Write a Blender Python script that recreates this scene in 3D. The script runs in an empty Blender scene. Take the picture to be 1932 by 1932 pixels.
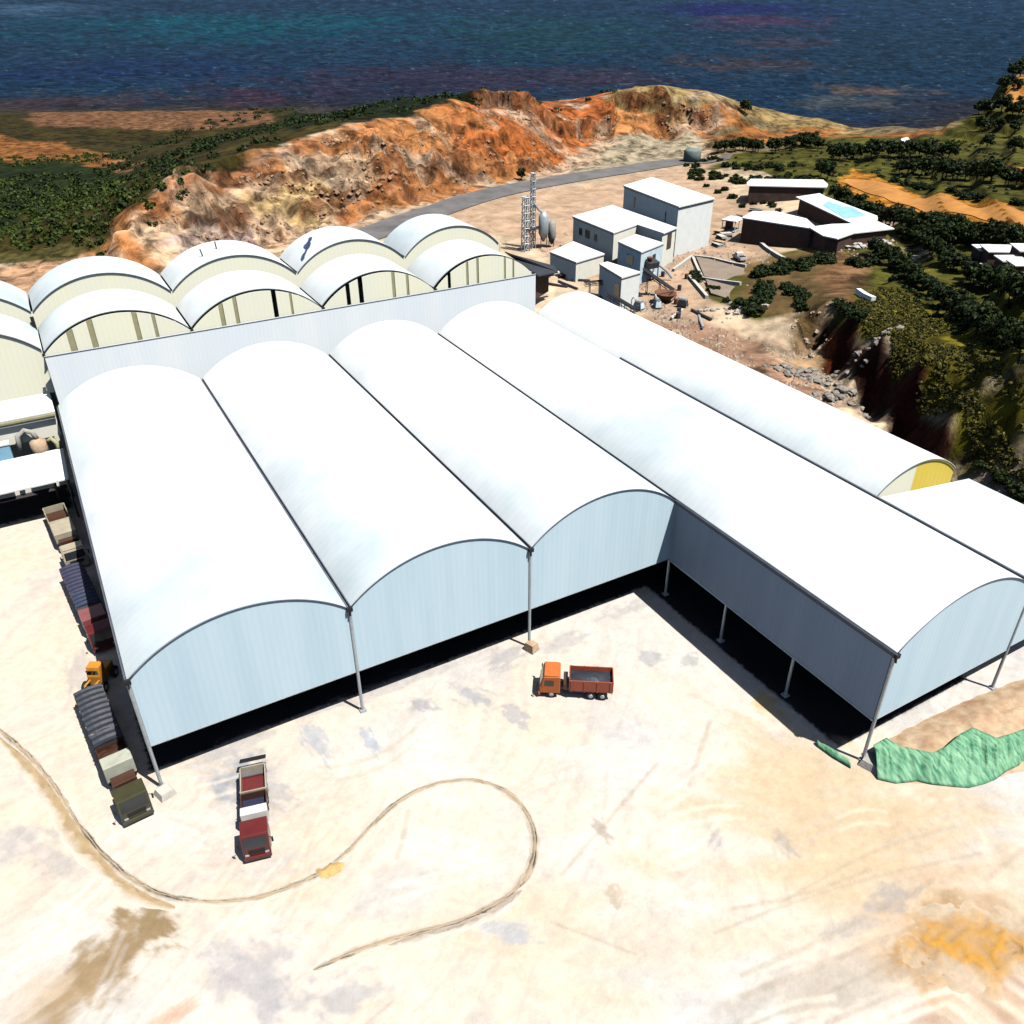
import bpy, math, random
import numpy as np
from mathutils import Matrix, Vector

# ------------------------------------------------------------------ camera, sky, sun, exposure
scene = bpy.context.scene
CAMX, CAMY, CAMZ = 2.642, -62.906, 63.592
PITCH, YAW, ROLL = 0.5550, 0.5130, -0.0051
FPX = 1576.7                      # focal length for a 1932 px wide picture
_cp, _sp, _c, _s = math.cos(PITCH), math.sin(PITCH), math.cos(YAW), math.sin(YAW)
FW = np.array([_s * _cp, _c * _cp, -_sp]); _r = np.array([_c, -_s, 0.0]); _u = np.cross(_r, FW)
RT = math.cos(ROLL) * _r + math.sin(ROLL) * _u
UP = -math.sin(ROLL) * _r + math.cos(ROLL) * _u
CAM = np.array([CAMX, CAMY, CAMZ])
cd = bpy.data.cameras.new('camera'); cam = bpy.data.objects.new('camera', cd)
scene.collection.objects.link(cam); scene.camera = cam
m = Matrix.Identity(4)
for i in range(3):
    m[i][0] = RT[i]; m[i][1] = UP[i]; m[i][2] = -FW[i]; m[i][3] = CAM[i]
cam.matrix_world = m
cd.sensor_width = 36; cd.lens = 36 * FPX / 1932; cd.clip_start = 0.5; cd.clip_end = 60000

SUN_EL = math.radians(64.5)
SUN_DIR = Vector((0.22, -0.42, 0)).normalized()      # horizontal direction towards the sun
to_sun = Vector((SUN_DIR.x * math.cos(SUN_EL), SUN_DIR.y * math.cos(SUN_EL), math.sin(SUN_EL)))
world = bpy.data.worlds.new('World'); scene.world = world; world.use_nodes = True
wn = world.node_tree.nodes; wl = world.node_tree.links
sky = wn.new('ShaderNodeTexSky'); sky.sky_type = 'NISHITA'; sky.sun_disc = False
sky.sun_elevation = SUN_EL; sky.sun_rotation = math.atan2(SUN_DIR.x, SUN_DIR.y)
wl.new(sky.outputs[0], wn['Background'].inputs[0]); wn['Background'].inputs[1].default_value = 0.06
sd = bpy.data.lights.new('sun', 'SUN'); sd.energy = 5.0; sd.angle = math.radians(0.5); sd.color = (1, .965, .91)
so = bpy.data.objects.new('sun', sd); scene.collection.objects.link(so)
so.rotation_euler = to_sun.to_track_quat('Z', 'Y').to_euler()
so.location = (0, 0, 200)
scene.view_settings.view_transform = 'Standard'; scene.view_settings.look = 'None'
scene.view_settings.exposure = 0.42; scene.view_settings.gamma = 1.0
scene.render.engine = 'CYCLES'
scene.cycles.max_bounces = 4; scene.cycles.diffuse_bounces = 0; scene.cycles.glossy_bounces = 2

R = random.Random(7)
COL = scene.collection

# ------------------------------------------------------------------ points from the survey of the place
def P(u, v, z=0.0):
    d = FW + RT * (u - 966) / FPX - UP * (v - 966) / FPX
    t = (z - CAMZ) / d[2]
    q = CAM + t * d
    return (float(q[0]), float(q[1]), float(z))

def PR(u, v, r):
    d = FW + RT * (u - 966) / FPX - UP * (v - 966) / FPX
    t = r / math.hypot(d[0], d[1]); q = CAM + t * d
    return (float(q[0]), float(q[1]), float(q[2]))

# ------------------------------------------------------------------ noise
def _hash(ix, iy, seed):
    h = (ix.astype(np.int64) * 374761393 + iy.astype(np.int64) * 668265263 + seed * 1442695041) & 0x7fffffff
    h = (h ^ (h >> 13)) * 1274126177 & 0x7fffffff
    h = h ^ (h >> 16)
    return (h & 0xffff) / 65535.0
def vnoise(x, y, seed=0):
    ix, iy = np.floor(x), np.floor(y); fx, fy = x - ix, y - iy
    fx = fx * fx * (3 - 2 * fx); fy = fy * fy * (3 - 2 * fy)
    a = _hash(ix, iy, seed); b = _hash(ix + 1, iy, seed); c = _hash(ix, iy + 1, seed); d = _hash(ix + 1, iy + 1, seed)
    return (a + (b - a) * fx) * (1 - fy) + (c + (d - c) * fx) * fy
def fbm(x, y, o=4, seed=0):
    s = 0; a = .5; t = 0
    for k in range(o):
        s = s + a * vnoise(x * 2 ** k + 17.3 * k, y * 2 ** k - 9.1 * k, seed + k); t += a; a *= .55
    return s / t
def sstep(a, b, x):
    t = np.clip((x - a) / (b - a), 0, 1); return t * t * (3 - 2 * t)

# ------------------------------------------------------------------ materials
def new_mat(name):
    m = bpy.data.materials.new(name); m.use_nodes = True
    return m, m.node_tree.nodes, m.node_tree.links, m.node_tree.nodes['Principled BSDF']
def mat(name, col, rough=.6, metal=0., var=.12, scale=2., bump=0., bscale=8., spec=.4, streak=False, col2=None, sub=0):
    m, n, l, b = new_mat(name)
    b.inputs['Roughness'].default_value = rough; b.inputs['Metallic'].default_value = metal
    b.inputs['Specular IOR Level'].default_value = spec
    tc = n.new('ShaderNodeTexCoord'); mp = n.new('ShaderNodeMapping')
    l.new(tc.outputs['Object'], mp.inputs[0])
    mp.inputs['Scale'].default_value = (scale, scale, scale * (.12 if streak else 1))
    nz = n.new('ShaderNodeTexNoise'); nz.inputs['Scale'].default_value = 1; nz.inputs['Detail'].default_value = 5
    nz.inputs['Roughness'].default_value = .6
    l.new(mp.outputs[0], nz.inputs['Vector'])
    cr = n.new('ShaderNodeValToRGB'); cr.color_ramp.elements[0].position = .3; cr.color_ramp.elements[1].position = .7
    c2 = col2 or tuple(c * (1 - 2 * var) for c in col)
    cr.color_ramp.elements[0].color = (*c2, 1); cr.color_ramp.elements[1].color = (*col, 1)
    l.new(nz.outputs['Fac'], cr.inputs[0]); l.new(cr.outputs[0], b.inputs['Base Color'])
    if bump:
        nb = n.new('ShaderNodeTexNoise'); nb.inputs['Scale'].default_value = bscale; nb.inputs['Detail'].default_value = 6
        l.new(tc.outputs['Object'], nb.inputs['Vector'])
        bp = n.new('ShaderNodeBump'); bp.inputs['Strength'].default_value = bump; bp.inputs['Distance'].default_value = .1
        l.new(nb.outputs['Fac'], bp.inputs['Height']); l.new(bp.outputs[0], b.inputs['Normal'])
    return m
def ribbed(name, col, col2, axis, pitch, rough=.5, bump=.35, scale=.3, stretch=.15, dist=.05):
    """profiled sheet: ribs along one axis, broad weathering and run-off streaks"""
    m, n, l, b = new_mat(name)
    b.inputs['Roughness'].default_value = rough; b.inputs['Specular IOR Level'].default_value = .3
    tc = n.new('ShaderNodeTexCoord')
    mp = n.new('ShaderNodeMapping'); mp.inputs['Scale'].default_value = (scale, scale * (stretch if axis == 'x' and stretch < 1 else 1), scale * stretch)
    l.new(tc.outputs['Object'], mp.inputs[0])
    nz = n.new('ShaderNodeTexNoise'); nz.inputs['Scale'].default_value = 1; nz.inputs['Detail'].default_value = 6; nz.inputs['Roughness'].default_value = .65
    l.new(mp.outputs[0], nz.inputs['Vector'])
    cr = n.new('ShaderNodeValToRGB'); cr.color_ramp.elements[0].position = .35; cr.color_ramp.elements[1].position = .65
    cr.color_ramp.elements[0].color = (*col2, 1); cr.color_ramp.elements[1].color = (*col, 1)
    l.new(nz.outputs['Fac'], cr.inputs[0])
    w = n.new('ShaderNodeTexWave'); w.wave_type = 'BANDS'; w.bands_direction = {'x': 'X', 'y': 'Y', 'z': 'Z'}[axis]
    w.inputs['Scale'].default_value = 1 / pitch * .314; w.inputs['Distortion'].default_value = 0
    l.new(tc.outputs['Object'], w.inputs['Vector'])
    mx = n.new('ShaderNodeMix'); mx.data_type = 'RGBA'; mx.blend_type = 'MULTIPLY'; mx.inputs[0].default_value = .03
    l.new(cr.outputs[0], mx.inputs[6]); l.new(w.outputs['Color'], mx.inputs[7])
    l.new(mx.outputs[2], b.inputs['Base Color'])
    bp = n.new('ShaderNodeBump'); bp.inputs['Strength'].default_value = bump; bp.inputs['Distance'].default_value = dist
    l.new(w.outputs['Fac'], bp.inputs['Height']); l.new(bp.outputs[0], b.inputs['Normal'])
    return m
def leafmat(name, a, c):
    m, n, l, b = new_mat(name)
    b.inputs['Roughness'].default_value = .6; b.inputs['Specular IOR Level'].default_value = .15
    tc = n.new('ShaderNodeTexCoord')
    nz = n.new('ShaderNodeTexNoise'); nz.inputs['Scale'].default_value = .9; nz.inputs['Detail'].default_value = 4
    l.new(tc.outputs['Object'], nz.inputs['Vector'])
    cr = n.new('ShaderNodeValToRGB'); cr.color_ramp.elements[0].position = .38; cr.color_ramp.elements[1].position = .64
    cr.color_ramp.elements[0].color = (*a, 1); cr.color_ramp.elements[1].color = (*c, 1)
    l.new(nz.outputs['Fac'], cr.inputs[0]); l.new(cr.outputs[0], b.inputs['Base Color'])
    return m

M = {}
M['roof'] = ribbed('white_membrane', (.86, .87, .86), (.455, .54, .57), 'y', 1.0, rough=.6, bump=.0, scale=.020, stretch=1)
M['curtain'] = ribbed('pale_blue_sheet', (.66, .82, .90), (.58, .75, .84), 'x', .6, rough=.5, bump=.05, scale=.35, stretch=.08)
M['sidecurtain'] = ribbed('pale_blue_sheet_side', (.70, .75, .82), (.60, .66, .74), 'y', .6, rough=.5, bump=.05, scale=.35, stretch=.08)
M['backcurtain'] = ribbed('pale_sheet_back', (.92, .96, .97), (.82, .90, .95), 'x', .6, rough=.5, bump=.04, scale=.2, stretch=.08)
M['cream'] = ribbed('cream_sheet', (.96, .94, .72), (.92, .92, .76), 'x', .7, rough=.6, bump=.04, scale=.3)
M['creamy'] = ribbed('cream_sheet_end', (.86, .88, .74), (.76, .82, .74), 'y', .9, rough=.6, bump=.08, scale=.3)
M['yellow'] = ribbed('yellow_sheet', (.85, .66, .10), (.80, .58, .06), 'x', .9, bump=.2)
M['olive'] = mat('olive_strip', (.42, .39, .22), .7)
M['steel'] = mat('galvanised_steel', (.50, .55, .58), .45, .3, .12, 1.5)
M['darksteel'] = mat('dark_steel', (.07, .075, .09), .5, .4, .2, 2)
M['gutter'] = mat('gutter_grey', (.15, .17, .21), .6, .1, .2, .6)
M['black'] = mat('black_rubber', (.015, .015, .016), .8, 0, .1, 5)
M['glass'] = mat('dark_glass', (.02, .025, .03), .12, 0, .05, 3, spec=.6)
M['concrete'] = mat('concrete', (.42, .40, .36), .85, 0, .18, 1.2, .5, 6)
M['concretepale'] = mat('pale_concrete', (.60, .57, .50), .85, 0, .15, .8, .4, 5)
M['whitewall'] = mat('white_render', (.90, .92, .88), .8, 0, .05, .5, .2, 4)
M['creamwall'] = mat('cream_render', (.90, .88, .76), .8, 0, .06, .4, .2, 4)
M['bluewall'] = mat('pale_blue_render', (.70, .84, .92), .8, 0, .12, .5, .2, 4)
M['whiteroof'] = mat('white_sheet_roof', (.84, .85, .82), .55, 0, .06, .25, .15, 3)
M['blueroof'] = mat('sky_blue_sheet_roof', (.30, .58, .78), .5, 0, .12, .4, .15, 3)
M['brownwall'] = mat('brown_wall', (.10, .055, .045), .8, 0, .25, .6, .3, 4)
M['rust'] = mat('rusty_steel', (.22, .09, .04), .8, .1, .25, 1.5, .3, 6)
M['rock'] = mat('broken_rock', (.36, .33, .28), .9, 0, .3, .8, .8, 3, col2=(.14, .12, .10))
M['soil'] = mat('pale_brown_soil', (.56, .43, .29), .95, 0, .2, .6, .9, 1.4, col2=(.34, .21, .12))
M['ore'] = mat('dark_ore', (.035, .032, .035), .95, 0, .3, .6, .8, 2)
M['bark'] = mat('bark', (.09, .06, .04), .9, 0, .2, 3)
M['water'] = mat('pond_water', (.12, .11, .08), .2, 0, .1, .2)
LM = [leafmat('leaf_dark', (.005, .012, .004), (.034, .052, .010)),
      leafmat('leaf_mid', (.010, .022, .005), (.070, .095, .014)),
      leafmat('leaf_olive', (.026, .028, .006), (.135, .120, .020)),
      leafmat('leaf_grey', (.045, .055, .035), (.150, .155, .095))]

# ------------------------------------------------------------------ mesh builder
class MB:
    def __init__(s): s.v = []; s.f = []
    def add(s, vs, fs):
        k = len(s.v); s.v += [tuple(map(float, a)) for a in vs]; s.f += [tuple(i + k for i in f) for f in fs]; return s
    def box(s, c, d, rz=0, taper=1., rx=0):
        x, y, z = d[0] / 2, d[1] / 2, d[2] / 2; t = taper
        vs = [(-x, -y, -z), (x, -y, -z), (x, y, -z), (-x, y, -z), (-x * t, -y * t, z), (x * t, -y * t, z), (x * t, y * t, z), (-x * t, y * t, z)]
        ca, sa = math.cos(rz), math.sin(rz); cb, sb = math.cos(rx), math.sin(rx)
        o = []
        for a, b, e in vs:
            b, e = b * cb - e * sb, b * sb + e * cb
            o.append((c[0] + a * ca - b * sa, c[1] + a * sa + b * ca, c[2] + e))
        return s.add(o, [(0, 3, 2, 1), (4, 5, 6, 7), (0, 1, 5, 4), (1, 2, 6, 5), (2, 3, 7, 6), (3, 0, 4, 7)])
    def span(s, a, b):   # box from min corner to max corner
        return s.box([(a[i] + b[i]) / 2 for i in range(3)], [b[i] - a[i] for i in range(3)])
    def prism(s, pts, z0, z1):   # pts (x,y) or (x,y,ztop)
        ar = sum(pts[i][0] * pts[(i + 1) % len(pts)][1] - pts[(i + 1) % len(pts)][0] * pts[i][1] for i in range(len(pts)))
        if ar < 0: pts = pts[::-1]
        n = len(pts)
        vs = [(p[0], p[1], z0) for p in pts] + [(p[0], p[1], z1) for p in pts]
        return s.add(vs, [tuple(range(n - 1, -1, -1)), tuple(range(n, 2 * n))] + [(i, (i + 1) % n, n + (i + 1) % n, n + i) for i in range(n)])
    def xz(s, pts, y0, y1):      # profile in x,z swept along y
        ar = sum(pts[i][0] * pts[(i + 1) % len(pts)][1] - pts[(i + 1) % len(pts)][0] * pts[i][1] for i in range(len(pts)))
        if ar < 0: pts = pts[::-1]
        n = len(pts)
        vs = [(p[0], y0, p[1]) for p in pts] + [(p[0], y1, p[1]) for p in pts]
        return s.add(vs, [tuple(range(n)), tuple(range(2 * n - 1, n - 1, -1))] + [(i, n + i, n + (i + 1) % n, (i + 1) % n) for i in range(n)])
    def yz(s, pts, x0, x1):      # profile in y,z swept along x
        ar = sum(pts[i][0] * pts[(i + 1) % len(pts)][1] - pts[(i + 1) % len(pts)][0] * pts[i][1] for i in range(len(pts)))
        if ar < 0: pts = pts[::-1]
        n = len(pts)
        vs = [(x0, p[0], p[1]) for p in pts] + [(x1, p[0], p[1]) for p in pts]
        return s.add(vs, [tuple(range(n - 1, -1, -1)), tuple(range(n, 2 * n))] + [(i, (i + 1) % n, n + (i + 1) % n, n + i) for i in range(n)])
    def tube(s, path, r, n=8, r2=None):
        path = [Vector(p) for p in path]; k = len(path); vs = []
        for i, p in enumerate(path):
            d = (path[min(i + 1, k - 1)] - path[max(i - 1, 0)]).normalized()
            a = d.cross(Vector((0, 0, 1)))
            if a.length < .1: a = d.cross(Vector((1, 0, 0)))
            a.normalize(); b = d.cross(a)
            rr = r if r2 is None else r + (r2 - r) * i / (k - 1)
            for j in range(n):
                t = 2 * math.pi * j / n; vs.append(p + a * rr * math.cos(t) + b * rr * math.sin(t))
        fs = [(i * n + j, i * n + (j + 1) % n, (i + 1) * n + (j + 1) % n, (i + 1) * n + j) for i in range(k - 1) for j in range(n)]
        fs += [tuple(range(n - 1, -1, -1)), tuple(range((k - 1) * n, k * n))]
        return s.add(vs, fs)
    def lathe(s, prof, c, n=20, ax='z'):
        vs = []
        for r, z in prof:
            for j in range(n):
                t = 2 * math.pi * j / n; a, b = r * math.cos(t), r * math.sin(t)
                vs.append((c[0] + a, c[1] + b, c[2] + z) if ax == 'z' else (c[0] + z, c[1] + a, c[2] + b))
        k = len(prof)
        fs = [(i * n + j, i * n + (j + 1) % n, (i + 1) * n + (j + 1) % n, (i + 1) * n + j) for i in range(k - 1) for j in range(n)]
        fs += [tuple(range(n - 1, -1, -1)), tuple(range((k - 1) * n, k * n))]
        return s.add(vs, fs)
    def build(s, name, mt, parent=None, off=(0, 0, 0), smooth=False, bevel=0):
        me = bpy.data.meshes.new(name)
        me.from_pydata([(a - off[0], b - off[1], c - off[2]) for a, b, c in s.v], [], s.f)
        me.materials.append(mt)
        if smooth: me.polygons.foreach_set('use_smooth', [True] * len(me.polygons))
        me.update()
        o = bpy.data.objects.new(name, me); COL.objects.link(o)
        if parent: o.parent = parent
        else: o.location = off
        if bevel:
            md = o.modifiers.new('bevel', 'BEVEL'); md.width = bevel; md.segments = 2; md.limit_method = 'ANGLE'
        return o
def tag(o, label=None, cat=None, group=None, kind=None):
    if label: o['label'] = label
    if cat: o['category'] = cat
    if group: o['group'] = group
    if kind: o['kind'] = kind
    return o
def thing(name, loc, label, cat, group=None, rz=0):
    o = bpy.data.objects.new(name, None); COL.objects.link(o); o.location = loc; o.rotation_euler.z = rz
    o.empty_display_size = .5
    return tag(o, label, cat, group)
def copy_tree(o, parent=None):
    c = o.copy(); COL.objects.link(c)
    if parent: c.parent = parent
    for ch in list(o.children): copy_tree(ch, c)
    return c

# ------------------------------------------------------------------ terrain heights
CTRL = [  # picture column, row and height of surveyed terrain points
 (0,500,0),(100,495,0),(330,505,0),(450,490,0),(600,465,0),(690,450,0),(900,400,0),(1000,440,0),(1150,360,0),(1300,305,0),(1200,310,0),(1000,350,0),(800,410,0),
 (1350,350,1),(1250,450,0),(1400,500,0),(1300,600,-.5),(1420,420,1),(1500,470,1.5),(1600,440,3.6),(1560,470,3.4),(1650,470,4.5),
 (1450,700,-1),(1380,640,-1),(1560,740,-2),(1650,790,-2),
 (200,488,0),(430,465,0),(600,425,0),(800,392,0),(1000,338,0),(1130,298,0),(1200,285,0),
 (215,450,6),(290,400,10),(370,335,16),(500,290,18),(690,245,21),(860,240,17),(860,205,23),(1000,200,20),(1000,240,13),(1160,174,18),(1160,196,16),(1130,238,7.5),(1250,236,7),(1250,262,2.5),(1250,198,15.5),(1350,180,15.3),(1350,200,14.5),(1340,237,6.5),
 (420,400,6),(600,350,9),(750,320,11),(900,300,9),(1050,275,4.5),(560,310,15),(720,280,17),
 (1450,205,9.5),(1550,225,6),(1450,250,3),(1600,255,3),(1700,240,4),(1800,245,6),
 (0,470,1),(100,470,1),(170,455,3),(0,400,-2),(100,370,-3),(200,350,0),(0,320,-7),(250,300,-6),(400,262,-2),(550,240,2),(650,215,6),(0,285,-12),(150,270,-14),(280,272,-18),(380,262,-17),
 (0,235,-16),(200,232,-16),(400,225,-16),(520,215,-17),
 (0,205,-21.5),(200,198,-21.5),(400,198,-21.5),(550,195,-21.5),
 (700,190,-20),(850,178,-20),(1000,170,-20),(1160,150,-22),(1350,150,-22),(1500,175,-21.5),(1650,205,-21.5),(1760,220,-21.5),(1815,215,-21.5),
 (0,120,-30),(400,120,-30),(800,120,-30),(1200,120,-30),(1600,120,-30),(1800,120,-30),(400,60,-35),(1200,60,-35),
 (1835,225,8),(1850,180,17),(1880,200,20),(1932,180,20),(1932,148,23),(1890,160,20),(1932,250,17),(1880,260,13),
 (1400,290,3),(1550,275,4),(1700,290,7),(1800,280,10),(1590,335,5),(1700,370,7),(1800,395,10),(1932,425,13),(1932,350,15),(1932,300,17),(1800,330,10),(1700,320,7),
 (1560,380,4),(1650,430,4),(1750,450,6),(1932,480,9),(1932,540,11),(1850,520,8),(1750,520,7),(1700,470,5),(1600,540,4),
 (1560,590,4),(1600,620,5),(1660,665,6),(1730,715,7),(1790,790,7.5),(1850,880,7.5),(1932,975,7),
 (1540,670,-1.5),(1560,710,-2),(1610,765,-2),(1670,815,-2),(1720,870,-2),(1780,930,-2),(1900,1040,-2),
 (1800,600,9),(1932,620,14),(1932,740,15),(1850,720,12),(1932,860,12),(1700,590,8),(1480,570,3),(1420,560,2),(1500,620,1.5),(1430,620,0),
 (2300,100,55),(2300,300,42),(2300,500,34),(2300,700,26),(2300,1000,20),(2150,1100,6),(2500,600,60),(2050,1150,-1),
 (-250,500,0),(-250,400,-3),(-250,300,-12),(-250,205,-22),(-300,900,0),(-250,120,-30),
]
def toward(p, d, dz):
    r = math.hypot(p[0] - CAMX, p[1] - CAMY); return (p[0] - (p[0] - CAMX) / r * d, p[1] - (p[1] - CAMY) / r * d, p[2] + dz)
SC1 = [P(*c) for c in ((855,206,19),(930,203,19.5),(1000,202,19.5),(1080,200,18.5),(1155,197,17),(1165,186,18),(1250,198,15.5),(1350,202,14.5))]
SC2 = [P(*c) for c in ((235,440,7),(290,396,10.5),(370,330,16),(430,306,17),(500,288,18))]
SC3 = [P(*c) for c in ((640,330,9),(720,312,11.5),(800,300,12.5),(900,285,12))]
LIPS = [P(*c) for c in ((1560,590,4.5),(1600,620,5),(1660,665,6),(1730,715,7),(1790,790,7.5),(1850,880,7.5),(1932,975,7))]
CP = np.array([P(*c) for c in CTRL] + [(a - 2.6, b - .8, -2.0) for a, b, _ in LIPS] + [(a - 9, b - 3, -2.2) for a, b, _ in LIPS] + [PR(u, 100, r)[:2] + (-26,) for u, r in ((1160,640),(1400,640),(1600,620),(1750,590),(1815,560),(1835,620),(1850,760))])
# flat working ground: yard and the halls' footprint
YARD = np.array([(-260, -400), (-260, 80), (-60, 100), (-8, 104), (75, 104), (112, 92), (112, -10), (118, -60), (260, -400)], float)
def logpol(x, y):
    dx, dy = x - CAMX, y - CAMY
    r = np.sqrt(dx * dx + dy * dy) + 1e-6
    return np.arctan2(dx, dy) * 3.0, np.log(r) * 2.2
ca_, cr_ = logpol(CP[:, 0], CP[:, 1])
_A = np.sqrt((ca_[:, None] - ca_[None]) ** 2 + (cr_[:, None] - cr_[None]) ** 2 + 1e-4)
_n = len(CP)
_K = np.zeros((_n + 1, _n + 1)); _K[:_n, :_n] = -_A; _K[:_n, _n] = 1; _K[_n, :_n] = 1
_K[:_n, :_n] -= np.eye(_n) * .01
_W = np.linalg.solve(_K, np.append(CP[:, 2], 0))
def polydist(x, y, poly):
    """signed distance, negative inside"""
    n = len(poly); best = np.full(x.shape, 1e12); inside = np.zeros(x.shape, bool)
    for i in range(n):
        ax, ay = poly[i]; bx, by = poly[(i + 1) % n]
        ex, ey = bx - ax, by - ay
        t = np.clip(((x - ax) * ex + (y - ay) * ey) / (ex * ex + ey * ey + 1e-9), 0, 1)
        best = np.minimum(best, (x - ax - t * ex) ** 2 + (y - ay - t * ey) ** 2)
        c = ((ay > y) != (by > y))
        with np.errstate(divide='ignore', invalid='ignore'):
            xc = ax + (y - ay) * ex / (ey if abs(ey) > 1e-9 else 1e-9)
        inside ^= c & (x < xc)
    d = np.sqrt(best)
    return np.where(inside, -d, d)
def raw_height(x, y):
    out = np.empty(x.shape)
    xf, yf = x.ravel(), y.ravel(); of = out.ravel()
    for k in range(0, len(xf), 40000):
        a, r = logpol(xf[k:k + 40000], yf[k:k + 40000])
        D = np.sqrt((a[:, None] - ca_[None]) ** 2 + (r[:, None] - cr_[None]) ** 2 + 1e-4)
        of[k:k + 40000] = -D @ _W[:_n] + _W[_n]
    return of.reshape(x.shape)
LAND = np.array([P(*c)[:2] for c in ((-900,230,-20),(-300,212,-20),(0,209,-20),(200,206,-20),(420,206,-20),(560,200,-20))] +
    [PR(u, 100, r)[:2] for u, r in ((640,700),(760,560),(900,530),(1160,560),(1400,560),(1600,535),(1760,510),(1822,490),(1836,500),(1846,530),(1858,570),(1868,640),(1878,760),(1990,900),(2500,900))] + [(1500, -200), (0, -900), (-900, -900), (-1500, 200)])
SITE = np.array([P(*c)[:2] for c in ((640,470,0),(900,400,0),(1150,335,0),(1300,310,0),(1480,400,1),(1500,470,1),(1440,530,0),(1420,600,0),(1300,620,0),(1100,540,0))])
HILLP = np.array([P(*c)[:2] for c in ((1600,300,5),(1560,400,3),(1620,600,5),(1720,690,7),(1860,870,8),(2300,1100,10),(2600,500,60),(2300,60,40),(1900,30,20),(1840,200,8))])
CUTP = np.array([P(*c)[:2] for c in ((190,488,0),(215,440,7),(370,325,18),(500,285,20),(690,235,22),(860,195,24),(1160,172,28),(1370,185,22),(1350,250,6),(1130,300,0),(800,395,0),(430,470,0))])
CLIFF = np.array([(a + .5, b + .2) for a, b, _ in LIPS] + [(a - 5, b - 1.5) for a, b, _ in LIPS][::-1])
ROADL = np.array([P(*c)[:2] for c in ((600,478),(700,441),(800,406),(900,372),(1000,350),(1100,333),(1200,318),(1290,303))])
def roadfree(x, y):
    b = np.full(np.shape(x), 1e9)
    for i in range(len(ROADL) - 1):
        ax, ay = ROADL[i]; ex, ey = ROADL[i + 1] - ROADL[i]; t = np.clip(((x - ax) * ex + (y - ay) * ey) / (ex * ex + ey * ey), 0, 1)
        b = np.minimum(b, (x - ax - t * ex) ** 2 + (y - ay - t * ey) ** 2)
    return sstep(9, 22, np.sqrt(b))
SCARPS = [(SC1, 7.5, 14.0), (SC2, 3.2, 8.0), (SC3, 5.5, 10.0)]
def scarp(x, y):
    az = np.arctan2(x - CAMX, y - CAMY); r = np.hypot(x - CAMX, y - CAMY); out = 0
    for k, (L, hg, fall) in enumerate(SCARPS):
        la_ = np.array([math.atan2(p[0] - CAMX, p[1] - CAMY) for p in L]); lr_ = np.array([math.hypot(p[0] - CAMX, p[1] - CAMY) for p in L])
        o = np.argsort(la_); la_, lr_ = la_[o], lr_[o]
        s_ = r - np.interp(az, la_, lr_) + (fbm(x / 9, y / 9, 4, 600 + k) - .5) * 16
        ed = sstep(la_[0] - .004, la_[0] + .018, az) * sstep(la_[-1] + .004, la_[-1] - .018, az)
        out = out + hg * (.6 + .8 * fbm(az * 60, az * 0, 3, 610 + k)) * (sstep(-1.3, 1.3, s_) - .5) * np.exp(-np.abs(s_) / fall) * ed
    return out
def height(x, y):
    x = np.asarray(x, float); y = np.asarray(y, float)
    h = raw_height(x, y)
    r = np.hypot(x - CAMX, y - CAMY)
    dy = polydist(x, y, YARD)
    out = sstep(0, 14, dy)
    # terraces on the hill
    dh = polydist(x, y, HILLP); mh = sstep(4, -14, dh)
    st = 3.2; q = (h + 1.2 * (fbm(x / 40, y / 40, 3, 5) - .5)) / st; fq = np.floor(q); fr = q - fq
    ht = (fq + sstep(.62, .95, fr)) * st
    h = h * (1 - mh * .8) + ht * mh * .8
    # benches of the quarry
    rf = roadfree(x, y); h = h * (.08 + .92 * rf)
    dc0 = polydist(x, y, CUTP); mb = rf * sstep(2, -10, dc0)
    sb = 5.2; qb = (h + 2.2 * (fbm(x / 38, y / 38, 3, 15) - .5)) / sb; fb = np.floor(qb)
    h = h * (1 - mb * .75) + (fb + sstep(.55, .88, qb - fb)) * sb * mb * .75
    h = h + scarp(x, y) * rf
    # rough, gullied rock in the cut bank and the ravine cliff
    dc = polydist(x, y, CUTP); mc = sstep(6, -6, dc) * rf
    rg = np.abs(fbm(x / 16, y / 16, 5, 21) - .5) * 2
    h = h + mc * ((fbm(x / 22, y / 22, 5, 31) - .5) * 11 - rg * 5.5 + (fbm(x / 5, y / 5, 4, 33) - .5) * 3.4 - np.abs(fbm(x / 8, y / 8, 3, 35) - .5) * 5)
    dk = polydist(x, y, CLIFF); mk = sstep(4, -3, dk)
    h = h + mk * ((fbm(x / 6, y / 6, 4, 41) - .5) * 3.0)
    h = h + (fbm(x / 30, y / 30, 4, 51) - .5) * 3.0 * rf * sstep(10, 60, dy) * sstep(0, 30, polydist(x, y, SITE)) * (h > -15)
    dl = polydist(x + (fbm(x / 50, y / 50, 3, 11) - .5) * 14, y + (fbm(x / 50, y / 50, 3, 13) - .5) * 14, LAND); ml = sstep(-16, 8, dl)
    h = h * (1 - ml) - 32 * ml
    h = h * out
    yd = 1 - out
    h = h + yd * ((fbm(x / 14, y / 14, 4, 61) - .5) * .16 + (fbm(x / 2.2, y / 2.2, 3, 65) - .5) * .05)
    return h
def h1(x, y): return float(height(np.array([x]), np.array([y]))[0])
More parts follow.
